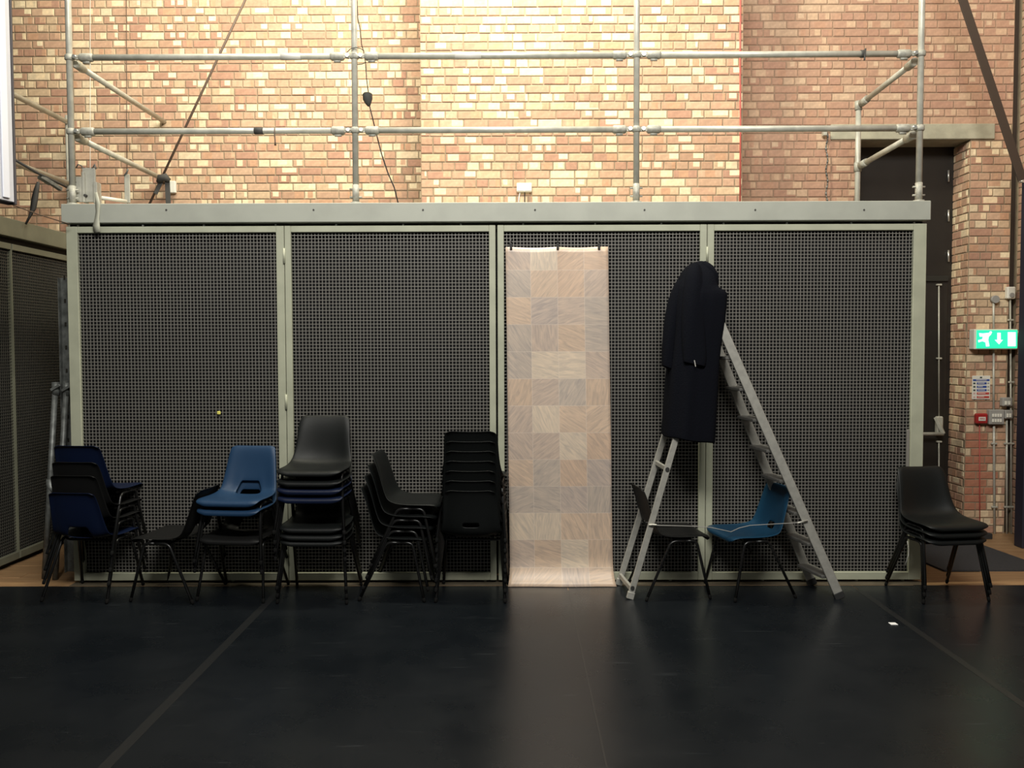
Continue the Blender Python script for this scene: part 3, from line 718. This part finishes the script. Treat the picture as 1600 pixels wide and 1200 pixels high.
p = P(1548,519.5,YF-.1); MB().tube([(p.x,y0s,p.z),(p.x,y1s,p.z)], .011, 10).build('figure_head', M['exitw'], ex)
arr = [(1558.5,520),(1563.5,520),(1563.5,531),(1567,531),(1561,538),(1554.5,531),(1558.5,531)]
MB().prism([(P(x,y,YF-.1).x, P(x,y,YF-.1).z) for x,y in arr][::-1], y0s, y1s).build('arrow', M['exitw'], ex)
dr = [(1575,519),(1587,519),(1587,541),(1575,541)]
MB().prism([(P(x,y,YF-.1).x, P(x,y,YF-.1).z) for x,y in dr][::-1], y0s, y1s).build('door_symbol', M['exitw'], ex)

fn = thing('fire_notice', 'white fire action notice with blue and red panels under the exit sign', 'sign', P(1533,605,YF))
def plate(x0,x1,py0,py1,y0,y1,m,name,par,bev=.0005):
    a = P(x0,py1,YF-.01); b = P(x1,py0,YF-.01)
    return MB().bevbox((a.x,y0,a.z),(b.x,y1,b.z),bev).build(name,m,par)
plate(1519,1548,587,624,YF-.006,YF-.0005,M['white'],'plate',fn,.002)
plate(1531.5,1535,588.7,591,YF-.0075,YF-.006,M['signgreen'],'symbol',fn)
plate(1520.5,1546.5,592.5,595.5,YF-.0075,YF-.006,M['signblue'],'heading_panel',fn)
for i,py in enumerate((597.3,602.7,608)):
    plate(1526.5,1542,py,py+3.4,YF-.0075,YF-.006,M['signblue'],'blue_panel',fn)
    plate(1521,1524.5,py+.5,py+3,YF-.0075,YF-.006,M['signgreen'],'pictogram',fn)
    plate(1543,1546,py+.5,py+2.6,YF-.0075,YF-.006,M['greyp'],'pictogram',fn)
for py in (613,618.7):
    plate(1526.5,1546,py,py+3.6,YF-.0075,YF-.006,M['signred'],'red_panel',fn)
    plate(1521,1524.5,py+.4,py+3,YF-.0075,YF-.006,mat('pale_red',(.6,.4,.36),.5),'pictogram',fn)
# rows of small print as real text on the notice: too blurred to read, so only the two legible headings' dashes remain
for i,py in enumerate((593.4,598.4,603.8,609.1,614.2,619.8)):
    plate(1528 if i else 1525.5,(1540,1538.5,1536,1539,1540,1538)[i] + (2 if not i else 0),py,py+.9,YF-.0085,YF-.0075,M['white'],'print_line',fn)

fc = thing('fire_call_point', 'red fire alarm call point box below the notice', 'alarm', P(1533,654,YF))
a = P(1524,662,YF-.03); b = P(1542.5,646,YF-.03)
MB().bevbox((a.x,YF-.05,a.z),(b.x,YF,b.z),.01).build('box', M['redp'], fc)
a = P(1529,657.5,YF-.05); b = P(1540,651.5,YF-.05)
MB().bevbox((a.x,YF-.054,a.z),(b.x,YF-.05,b.z),.001).build('label_plate', M['white'], fc)
cu = bpy.data.curves.new('fire_text','FONT'); cu.body='FIRE'; cu.size=.026; cu.align_x='CENTER'; cu.align_y='CENTER'; cu.extrude=.0006
cu.materials.append(M['redp']); tmp = bpy.data.objects.new('tmp', cu); COL.objects.link(tmp)
tme = bpy.data.meshes.new_from_object(tmp.evaluated_get(bpy.context.evaluated_depsgraph_get())); bpy.data.objects.remove(tmp)
to = bpy.data.objects.new('lettering', tme); COL.objects.link(to)
to.parent = fc; to.matrix_parent_inverse = Matrix.Translation(-fc.location); to.location=((a.x+b.x)/2,YF-.0548,(a.z+b.z)/2); to.rotation_euler=(PI/2,0,0)
MB().tube([P(1530.5,662,YF-.01),P(1531,835,YF-.01)], .005, 6).build('conduit', M['redc'], fc)

def swbox(x0,x1,py0,py1,lab,cols,rws,name='switch_box'):
    a = P(x0,py1,YF-.03); b = P(x1,py0,YF-.03)
    t = thing(name, lab, 'switch', ((a.x+b.x)/2,YF,a.z))
    MB().bevbox((a.x,YF-.055,a.z),(b.x,YF,b.z),.006).build('box', M['greyp'], t)
    w_ = (b.x-a.x); h_ = (b.z-a.z)
    for i in range(cols):
        for j in range(rws):
            x0_ = a.x + w_*(.16+.68*i/cols); z0_ = a.z + h_*(.16+.70*j/rws)
            MB().bevbox((x0_,YF-.064,z0_),(x0_+w_*.68/cols*.72,YF-.055,z0_+h_*.70/rws*.62),.002).build('switch', M['white'], t)
    return t
s1 = swbox(1543.5,1567.5,640,663,'large grey box with two rows of four white switches',4,2)
swbox(1564.5,1580,621,634.5,'small upper grey switch box right of the large one',2,1)
swbox(1568,1580.5,640.5,654,'small lower grey switch box touching the large one',2,1)
def conduit(pts, lab, r=.010, saddles=()):
    t = thing('conduit', lab, 'conduit', P(*pts[-1],YF-.012))
    MB().tube([P(x,y,YF-.013) for x,y in pts], r, 8).build('pipe', M['galv'], t)
    for (x,y) in saddles:
        q = P(x,y,YF-.013); MB().bevbox((q.x-.026,q.y-.013,q.z-.008),(q.x+.026,q.y+.010,q.z+.008),.003).build('saddle', M['galv'], t)
conduit([(1552.5,472),(1552.5,514)],'short steel conduit between the round junction box and exit sign')
conduit([(1552.5,547),(1552.5,640)],'steel conduit from the exit sign down to the large switch box')
conduit([(1553,663),(1553,700),(1554,838)],'steel conduit from the large switch box down to the floor',.011,((1553,693),(1553.5,792)))
conduit([(1573,655),(1573,838)],'steel conduit below the small lower switch box',.009,((1573,693),(1573,792)))
conduit([(1578.5,468),(1580.5,838)],'tall steel conduit from the white sensor down to the floor',.008,((1579,500),(1580,597),(1580,693),(1580.5,792)))
q = P(1552.5,468,YF)
tag(MB().tube([(q.x,YF-.04,q.z),(q.x,YF,q.z)], .035, 14).build('round_junction_box', M['greyp']), 'round grey junction box on the pier above the exit sign', 'junction box')
q = P(1576,458,YF)
se = thing('alarm_sensor', 'small white alarm sensor box high on the right pier', 'sensor', q)
MB().bevbox((q.x-.038,YF-.05,q.z-.055),(q.x+.038,YF,q.z+.055),.008).build('box', M['white'], se)
MB().tube([(q.x,YF-.058,q.z-.022),(q.x,YF-.05,q.z-.022)], .022, 12).build('lens', M['greyp'], se)

# ------------------------------------------------------------------ poles leaning in the gap at left
pl = thing('channel_post', 'slotted galvanised channel post standing in the gap beside the cage', 'post', (X(96,6.35),6.35,0))
c0, c1 = X(99,6.45), X(107,6.45)
MB().bevbox((c0,6.44,0.0),(c1+.02,6.45,Z(432,6.45)),.002).bevbox((c0,6.40,0.0),(c0+.006,6.44,Z(432,6.45)),.002).build('channel', M['galvd'], pl)
for i in range(12):
    z = .3+i*.18; MB().box((c0+.028,6.436,z),(c0+.042,6.4395,z+.03)).build('slot', M['dark'], pl)
sp_ = [((78,755),(87,597),'left of the pair'),((97,720),(104,598),'right of the pair')]
for (lo, hi, s_) in sp_:
    a = P(lo[0],lo[1],6.3); b = P(hi[0],hi[1],6.36); dn = (a-b).normalized(); 
    foot = a + dn*((a.z-.002)/-dn.z) if dn.z < 0 else a
    t = thing('scaffold_tube', 'weathered scaffold tube leaning in the gap by the cage, '+s_, 'pole', foot)
    MB().tube([foot, b], .021, 10).build('tube', M['galvd'], t)
    MB().tube([b+Vector((0,0,-.10)), b+Vector((0,0,.0))], .029, 10).bar(b+Vector((-.02,-.03,-.06)), b+Vector((.05,-.03,-.02)), .02,.02).build('coupler', M['galvd'], t)
    if lo[0] == 78:
        MB().tube([a+Vector((0,0,.03)),a+Vector((0,0,-.03)),a+Vector((.03,0,-.05)),a+Vector((.12,0,-.05))], .026, 10).build('elbow', M['galvd'], t)

# ------------------------------------------------------------------ entrance mat, paper
pm = [PG(x,y) for x,y in ((1430,842),(1512,845),(1610,880),(1660,893),(1475,893),(1430,874))]
tag(MB().slab([(p.x,p.y) for p in pm][::-1], .0005, .012).build('entrance_mat', M['matg']), 'cut grey entrance mat lying on the wood floor at right', 'mat')
q = PG(1395,975); tag(MB().bevbox((q.x-.02,q.y-.022,.001),(q.x+.024,q.y+.02,.004),.001,Matrix.Rotation(0,4,'Z')).build('paper_scrap', M['paper']), 'tiny white scrap of paper on the black floor at right', 'paper')
q = PG(1539,835); 
tag(MB().bevbox((X(1500,7.5),7.50,.0),(X(1556,7.5),7.56,.05),.004).build('floor_bar', M['rubber']), 'low dark bar on the floor at the foot of the right pier', 'bar')

# ------------------------------------------------------------------ tile-print sheet
YS = YC - .035
n, mrow = 33, 66
tx0, tx1 = X(790,YS,385), X(950,YS,385); bx0, bx1 = X(797,YS,880), X(958,YS,880)
zt, zb = Z(386,YS), .0
rows, uvs = [], []
total = zt
clipx = [.055, .505, .91]
for j in range(mrow+1):
    t = j/mrow; row = []; uvr = []
    z = zt*(1-t)
    for i in range(n+1):
        u = i/n
        x = (tx0+(bx0-tx0)*t)*(1-u) + (tx1+(bx1-tx1)*t)*u
        y = YS
        topw = math.exp(-t*16)
        # sags between the three clips, small gathers below each
        sag = 0
        for c0_, c1_ in zip(clipx[:-1], clipx[1:]):
            if c0_ < u < c1_: sag = math.sin((u-c0_)/(c1_-c0_)*PI)*.006
        gather = sum(math.exp(-((u-c)/.03)**2) for c in clipx)
        y += -.005*gather*topw - .004*math.sin(u*9+t*3)*(1-topw) - .003*math.sin(t*14)
        zz = z - sag*topw
        if t > .93:      # foot of the sheet kicks forward on to the floor
            s_ = (t-.93)/.07; zz = zt*.07*(1-s_)**1.25 + .002; y -= .085*s_**1.6 + .006*math.sin(u*2)*s_
            x += (u-.5)*.03*s_**2
        row.append((x,y,zz)); uvr.append((u*3.83+.08, (1-t)*(zt/.198)+.35))
    rows.append(row); uvs.append(uvr)
sheet = MB().grid(rows, uvs).build('printed_sheet', M['tiles'])
m_ = sheet.modifiers.new('s','SOLIDIFY'); m_.thickness = .002
tag(sheet, 'long vinyl sheet printed with beige stone tiles hanging down the cage', 'sheet')
for lab, px in (('left',798.5),('middle',871.5),('right',936)):
    q = P(px, 383, YS-.01)
    t = thing('spring_clip', f'small black clip holding the top of the tile sheet, {lab} one of three', 'clip', q, 'clips holding up the tile sheet')
    MB().bevbox((q.x-.009,q.y-.012,q.z-.03),(q.x+.009,q.y+.004,q.z+.012),.003).build('jaw', M['rubber'], t)
    MB().tube([(q.x,q.y-.002,q.z+.01),(q.x,q.y+.0,q.z+.05)], .0045, 6).build('hook', M['rubber'], t)

# ------------------------------------------------------------------ chairs
def shell_mesh(kind, m, hole=True):
    # stations: y (front is -Y), z, half width, side lift (towards the sitter), normal mode
    if kind == 'black':
        st = [(-.212,.395,.165,0),(-.217,.412,.195,.002),(-.205,.430,.218,.004),(-.165,.438,.232,.008),(-.08,.432,.236,.014),(.01,.426,.234,.020),(.09,.424,.228,.030),(.145,.434,.220,.042),(.178,.462,.211,.050),(.197,.51,.203,.046),(.208,.57,.195,.038),(.217,.63,.192,.030),(.228,.69,.189,.022),(.243,.74,.184,.015),(.256,.765,.174,.010),(.268,.772,.154,.008)]
    else:
        st = [(-.205,.392,.180,0),(-.213,.412,.205,.002),(-.202,.430,.222,.006),(-.165,.438,.230,.014),(-.08,.430,.232,.020),(.01,.422,.230,.026),(.09,.420,.224,.032),(.15,.428,.216,.038),(.180,.452,.208,.040),(.196,.49,.203,.036),(.212,.56,.194,.030),(.226,.63,.186,.022),(.238,.70,.178,.014),(.248,.74,.172,.008),(.257,.757,.165,.004),(.270,.762,.155,.002)]
    nu = 14; mb = MB(); rows = []
    for i,(y,z,hw,lift) in enumerate(st):
        a = st[max(i-1,0)]; b = st[min(i+1,len(st)-1)]
        ty, tz = b[0]-a[0], b[1]-a[1]; l = math.hypot(ty,tz); ny, nz = -tz/l, ty/l       # towards the sitter
        row = []
        for j in range(nu+1):
            u = j/nu*2-1; s = abs(u)
            off = lift*s**2.4 
            if s > .92: off -= .012        # rolled rim
            row.append((hw*u*(1-.0*s), y+ny*off, z+nz*off))
        rows.append(row)
    mb.grid(rows)
    if kind == 'blue':     # hand hole low in the back, narrower at its top
        drop = set()
        for i in ((7,8) if hole else (8,)):
            for j in (range(4,10) if hole else range(6,9)): drop.add(i*nu+j)
        if hole:
            for j in (4,10):
                v_ = mb.v[9*(nu+1)+j]; v_.x *= .72
            for j in range(4,11): mb.v[9*(nu+1)+j].z += .018; mb.v[10*(nu+1)+j].z += .006
        mb.f = [f for k,f in enumerate(mb.f) if k not in drop]; mb.sm = set(range(len(mb.f)))
    elif hole:
        drop = set(9*nu+j for j in range(5,9))
        # shallow slot: pull the row together so that only a narrow slit stays open
        mb.f = [f for k,f in enumerate(mb.f) if k not in drop]; mb.sm = set(range(len(mb.f)))
        for j in range(5,10):
            hi = (10)*(nu+1)+j; lo = 9*(nu+1)+j; v = mb.v[hi]; w_ = mb.v[lo]; mid = v*.30+w_*.70
            mb.v[hi] = mid.copy()
    me = mb.mesh('shell', m)
    o = bpy.data.objects.new('tmp', me); COL.objects.link(o)
    s = o.modifiers.new('s','SOLIDIFY'); s.thickness=.006; s.offset=-1
    sb_ = o.modifiers.new('b','SUBSURF'); sb_.levels=1; sb_.render_levels=1
    dg = bpy.context.evaluated_depsgraph_get(); me2 = bpy.data.meshes.new_from_object(o.evaluated_get(dg)); me2.name='shell'
    for p_ in me2.polygons: p_.use_smooth = True
    bpy.data.objects.remove(o); return me2
def arc(p, c, q, n=5):   # quadratic corner
    p,c,q = Vector(p),Vector(c),Vector(q); return [p*(1-t)**2+c*2*t*(1-t)+q*t*t for t in [i/n for i in range(n+1)]]
LEG_R = .0105
def leg_mesh(sx, front):
    xt, xf = sx*.205, sx*.238
    if front: foot, top, mid = (xf,-.195,.012), (xt,-.115,.37), (xt,-.03,.402)
    else: foot, top, mid = (xf,.255,.012), (xt,.085,.37), (xt,-.03,.402)
    corner = (xt, (-.105 if front else .07), .402)
    j = (xt, -.07 if front else .03, .402)
    pts = [foot] + arc(top, corner, j, 6) + [mid]
    return MB().tube(pts, LEG_R, 8)
def frame_mesh():
    mb = MB()
    for y in (-.075, .035):
        mb.tube(arc((-.205,y,.402),(-.19,y,.385),(-.15,y,.387),3)+arc((.15,y,.387),(.19,y,.385),(.205,y,.402),3), .009, 8)
    for sx_ in (-.14,.14): mb.bevbox((sx_-.012,-.09,.394),(sx_+.012,.05,.412),.002)
    return mb
def glide_mesh(sx, front):
    foot = Vector((sx*.238, -.195 if front else .255, .012)); top = Vector((sx*.205, -.115 if front else .085, .37)); d_ = (top-foot).normalized()
    return MB().tube([foot-d_*.0115, foot-d_*.002, foot+d_*.02], [.0085,.0112,.0112], 8)
SHELL = {'black': shell_mesh('black', M['blackp'], False), 'slotted': shell_mesh('black', M['blackp']), 'charcoal': shell_mesh('blue', M['blackp2']), 'navy': shell_mesh('blue', M['navyp']),
         'blue': shell_mesh('blue', M['bluep']), 'teal': shell_mesh('blue', M['tealp'], False)}
LEGM = {(sx,f): leg_mesh(sx,f).mesh('leg', M['legs']) for sx in (-1,1) for f in (0,1)}
GLM = {(sx,f): glide_mesh(sx,f).mesh('glide', M['glide']) for sx in (-1,1) for f in (0,1)}
FRM = frame_mesh().mesh('seat_frame', M['legs'])
def chair(kind, loc, yaw, label, group, tilt=0):
    r = thing('stacking_chair', label, 'chair', loc, group); r.rotation_euler = (tilt,0,yaw)
    def part(nm, me, par): 
        o = bpy.data.objects.new(nm, me); COL.objects.link(o); o.parent = par; return o
    part('shell', SHELL[kind], r); part('seat_frame', FRM, r)
    for k_, me in LEGM.items(): part('glide', GLM[k_], part('leg', me, r))
    return r
ORD = ['bottom','second from bottom','third from bottom','fourth from bottom','fifth from bottom','sixth from bottom','top']
def stack(px, py, yawdeg, kinds, dzs, where, group, cap='', near=-.195, shift=.28):
    """px,py: where the middle of the nearest pair of feet stands"""
    yaw = math.radians(yawdeg); q = PG(px, py)
    return q, yaw
def place_stack(cx, cy, yawdeg, kinds, dzs, where, group, slope=.28):
    yaw = math.radians(yawdeg); fwd = Vector((math.sin(yaw), -math.cos(yaw), 0))
    nme = {'black':'black plastic','slotted':'black slotted','charcoal':'charcoal plastic','navy':'dark navy plastic','blue':'mid-blue plastic','teal':'teal-blue plastic'}
    n_ = len(kinds)
    for i,(k_,dz) in enumerate(zip(kinds,dzs)):
        pos = ORD[i] if i < n_-1 else 'top'
        p_ = Vector((cx,cy,0)) + fwd*dz*slope + Vector((0,0,dz))
        chair(k_, p_, yaw, f'{nme[k_]} chair, {pos} of {where}', group)
# yaw 0 faces the viewer, 90 faces right, 180 faces away, -90 faces left
def centre(px, py, yawdeg, lx, ly):
    """centre of a chair whose local point (lx,ly,0) is seen at px,py on the floor"""
    q = PG(px, py); c, s = math.cos(math.radians(yawdeg)), math.sin(math.radians(yawdeg))
    return q.x - (c*lx - s*ly), q.y - (s*lx + c*ly)
# A: far left, facing away
cx, cy = centre(128, 942, 186, 0, .255)
place_stack(cx, cy, 174, ['navy','charcoal','charcoal','navy'], [0,.115,.205,.315], 'the back-turned stack at far left', 'chairs stacked at the far left', .22)
# B: single charcoal chair facing left
cx, cy = X(272,5.9), 5.86
chair('charcoal', (cx,cy,0), math.radians(-97), 'single charcoal plastic chair facing left between the two blue-topped stacks', None)
# C
cx, cy = centre(361, 941, -4, 0, -.195)
place_stack(cx, cy, -6, ['charcoal','blue','blue'], [0,.205,.27], 'the short blue-topped stack', 'chairs in the short blue-topped stack', .12)
# D
cx, cy = centre(489, 944, 0, 0, -.195)
place_stack(cx, cy, -2, ['black','black','black','navy','navy','black','black'], [0,.042,.095,.30,.36,.415,.485], 'the tallest stack', 'chairs in the tallest stack', .10)
# E side-on
cx, cy = X(628,5.9), 5.88
place_stack(cx, cy, 86, ['black']*4, [0,.078,.155,.235], 'the stack facing right', 'chairs in the side-on stack', .34)
# F facing away
cx, cy = centre(737, 942, 180, 0, .255)
place_stack(cx, cy, 178, ['slotted']*7, [0,.066,.132,.198,.264,.33,.398], 'back-turned stack beside tile sheet', 'chairs in the stack beside the tile sheet', .16)
# G, H
chair('charcoal', (X(1052,5.9), 5.91, 0), math.radians(97), 'single charcoal plastic chair facing right under the ladder', None)
chair('teal', (X(1166,5.9), 5.89, 0), math.radians(-78), 'single teal-blue plastic chair facing left under the ladder', None)
# I
cx, cy = centre(1492, 942, 4, 0, -.195)
place_stack(cx, cy, 7, ['black','black','black'], [0,.05,.10], 'the right end stack', 'chairs stacked at the right end', .15)

# ------------------------------------------------------------------ stepladder
YN, YFar = 5.70, 6.04
lad = thing('stepladder', 'tall aluminium stepladder standing open under the black coat', 'ladder', PG(1150, 935))
def lp(xa, ya, xb, yb, Y, zfoot=True):
    a = P(xa,ya,Y); b = P(xb,yb,Y); d_ = (b-a).normalized()
    return a + d_*((0.012-a.z)/d_.z), b
sN = lp(1315,940,1102,453,YN); 
sF_top = P(1128,560,YFar); sF_bot = P(1268,910,YFar); dF = (sF_bot-sF_top).normalized(); 
sF0 = sF_top + dF*((.012-sF_top.z)/dF.z)
# top end of the far stile lines up in height with the near one, slightly closer in
ztopl = sN[1].z
sF1 = Vector((sN[1].x, YFar-.03, ztopl))
MB().bar(sN[0], sN[1], .024, .062, up=(1,0,.4), bev=.003).build('stile', M['alu'], lad)
MB().bar(sF0, sF1, .024, .062, up=(1,0,.4), bev=.003).build('stile', M['alu'], lad)
def onst(s0, s1, z): t = (z-s0.z)/(s1.z-s0.z); return s0.lerp(s1, t)
for py in (554,602,649,696,742,791,838,887):
    z = P(1200, py+5, (YN+YFar)/2).z
    a = onst(sN[0], sN[1], z); b = onst(sF0, sF1, z)
    R4 = Matrix.Translation((a+b)/2)
    L2 = (b.y-a.y)/2-.012
    dx = (b.x-a.x)
    mb = MB(); c0_ = a + Vector((-.02,.012,0)); c1_ = b + Vector((-.02,-.012,0))
    mb.bar(c0_, c1_, .085, .022, up=(0,0,1), bev=.004)
    t = mb.build('tread', M['tread'], lad)
    MB().bar(c0_+Vector((.042,0,.002)), c1_+Vector((.042,0,.002)), .008, .028, up=(0,0,1), bev=.002).build('nosing', M['alu'], t)
# rear support frame
rN = lp(982,942,1118,470,YN); rN0, rN1 = rN
rF0 = Vector((rN0.x-.0, YFar, .012)); a_ = P(967,905,YFar); rF0.x = a_.x
rF1 = Vector((rN1.x, YFar-.03, rN1.z))
MB().bar(rN0, rN1, .022, .042, up=(1,0,.3), bev=.003).build('support_leg', M['alu'], lad)
MB().bar(rF0, rF1, .022, .042, up=(1,0,.3), bev=.003).build('support_leg', M['alu'], lad)
z_ = P(1035,728,5.85).z
MB().bar(onst(rN0,rN1,z_), onst(rF0,rF1,z_), .02, .03).build('brace', M['alu'], lad)
MB().bar(rN0+Vector((0.01,0,.06)), rF0+Vector((.01,0,.06)), .02, .035).build('brace', M['alu'], lad)
for p_ in (onst(rN0,rN1,z_), rN0+Vector((.015,0,.07))):
    MB().tube([p_+Vector((0,-.02,0)), p_+Vector((0,-.012,0))], .014, 10).build('rivet', M['rubber'], lad)
MB().bevbox((sN[1].x-.10, YN+.0, ztopl-.35), (sN[1].x+.13, YFar-.03, ztopl-.32), .004).build('top_platform', M['tread'], lad)
for s0, s1, nm in ((sN[0],sN[1],0),(sF0,sF1,0),(rN0,rN1,1),(rF0,rF1,1)):
    d_ = (s1-s0).normalized(); e_ = s0 - d_*(.010/d_.z)
    MB().bar(e_, e_+d_*.05, .030, .070 if not nm else .05, up=(1,0,.35), bev=.004).build('foot', M['rubber'] if nm==0 else M['alu'], lad)
# safety cord between the two halves
cA = P(1018,820,YN-.01); cB = P(1305-0,813,YN-.01); cB = P(1258,814,YN-.01)
def cord(a_, b_, sag, y_off=0): return [a_.lerp(b_, t)+Vector((0,y_off*math.sin(t*PI),-sag*math.sin(t*PI)-.02*math.sin(t*PI*2)**2*sag*20*0)) for t in [i/12 for i in range(13)]]
MB().tube([P(x,y,YN-.03) for x,y in ((1018,820),(1030,821),(1075,822),(1110,824),(1142,831),(1155,825),(1172,821),(1205,819),(1245,817),(1262,813))], .0028, 6).build('safety_cord', M['greyp'], lad)
MB().tube([P(1014,820,YN-.02),P(1026,820,YN-.03)], .006, 6).build('cord_end', M['white'], lad)
MB().tube([P(1246,817,YN-.03),P(1262,813.5,YN-.02)], .006, 6).build('cord_end', M['white'], lad)

# ------------------------------------------------------------------ coat
coat = thing('coat', 'long black coat draped over the top of the stepladder', 'coat', P(1090,560,5.85))
prof = [(409,1088,1104,.02),(412,1078,1110,.05),(420,1068,1115,.09),(432,1062,1118,.13),(445,1057,1118,.16),(451,1054,1119,.17),(456,1053,1132,.175),(462,1052,1134,.185),
        (480,1050,1132,.195),(505,1049,1130,.20),(530,1047,1125,.20),(560,1044,1121,.205),(600,1041,1119,.21),(640,1038,1117,.21),(668,1036,1115,.215),(680,1035,1114,.215)]
YK = 5.84; NS = 40; rows = []
for i,(py,xa,xb_,ry) in enumerate(prof):
    pa, pb = P(xa,py,YK), P(xb_,py,YK); cx_, hw = (pa.x+pb.x)/2, (pb.x-pa.x)/2; z = pa.z; row = []
    fold = min(1, i/7)
    for k_ in range(NS+1):
        th = 2*PI*k_/NS; c_, s_ = math.cos(th), math.sin(th)
        sq = 1/ (abs(c_)**3+abs(s_)**3)**(1/3)
        f_ = 1 + fold*(.045*math.sin(th*7+.4*i*.3) + .03*math.sin(th*11+1.3+i*.2) )
        x_ = cx_ + hw*c_*sq*(1 if abs(c_) > .75 else f_); y_ = YK + ry*s_*sq*f_
        zz = z - (.05*(x_-pa.x)/(2*hw) if i == len(prof)-1 else 0) + (.004*math.sin(th*5) if i == len(prof)-1 else 0)
        row.append((x_, y_, zz))
    rows.append(row)
mb = MB().grid(rows); b0 = len(mb.v); mb.v.append(Vector(P(1096,407.5,YK)))
for k_ in range(NS): mb.f.append((k_+1, k_, b0))
o = mb.build('body', M['coat'], coat); m_ = o.modifiers.new('s','SOLIDIFY'); m_.thickness=.004; m_.offset=1
sb2 = o.modifiers.new('b','SUBSURF'); sb2.levels=1; sb2.render_levels=1
def sleeve(pts, name, lab=None):
    # pts: (px,py,Y,rx,ry) – elliptical cloth tube, open at the cuff
    rows = []
    for i,(px,py,Y,rx,ry) in enumerate(pts):
        c_ = P(px,py,Y); row = []
        for k_ in range(25):
            th = 2*PI*k_/24; f_ = 1+.06*math.sin(th*4+i*.9)
            row.append((c_.x+rx*math.cos(th)*f_, c_.y+ry*math.sin(th)*f_, c_.z + (-.02*math.cos(th) if i == len(pts)-1 else .008*math.sin(th*3+i))))
        rows.append(row)
    o = MB().grid(rows).build(name, M['coat'], coat, label=lab); m_ = o.modifiers.new('s','SOLIDIFY'); m_.thickness=.004
    s_ = o.modifiers.new('b','SUBSURF'); s_.levels=1; s_.render_levels=1; return o
sleeve([(1086,412,5.79,.03,.03),(1085,424,5.74,.058,.05),(1084,455,5.69,.070,.05),(1083,500,5.665,.073,.042),(1084,540,5.655,.078,.040),(1086,560,5.65,.080,.038),(1085,570,5.65,.074,.040)], 'sleeve')
sleeve([(1068,436,5.80,.035,.05),(1061,452,5.80,.05,.06),(1054,480,5.80,.055,.06),(1049,520,5.79,.055,.06),(1046,556,5.79,.050,.055),(1045,577,5.79,.046,.052)], 'sleeve')
MB().tube([P(1099,411,5.80),P(1109,420,5.78),P(1115,431,5.77),P(1117,444,5.77),P(1113,458,5.76)], [.02,.032,.034,.028,.014], 12).build('collar', M['coat'], coat)
MB().bar(P(1085,563,5.605), P(1087,573,5.60), .007,.003, up=(0,1,0)).build('cuff_label', M['greyp'], coat, label='small pale label hanging at the cuff')
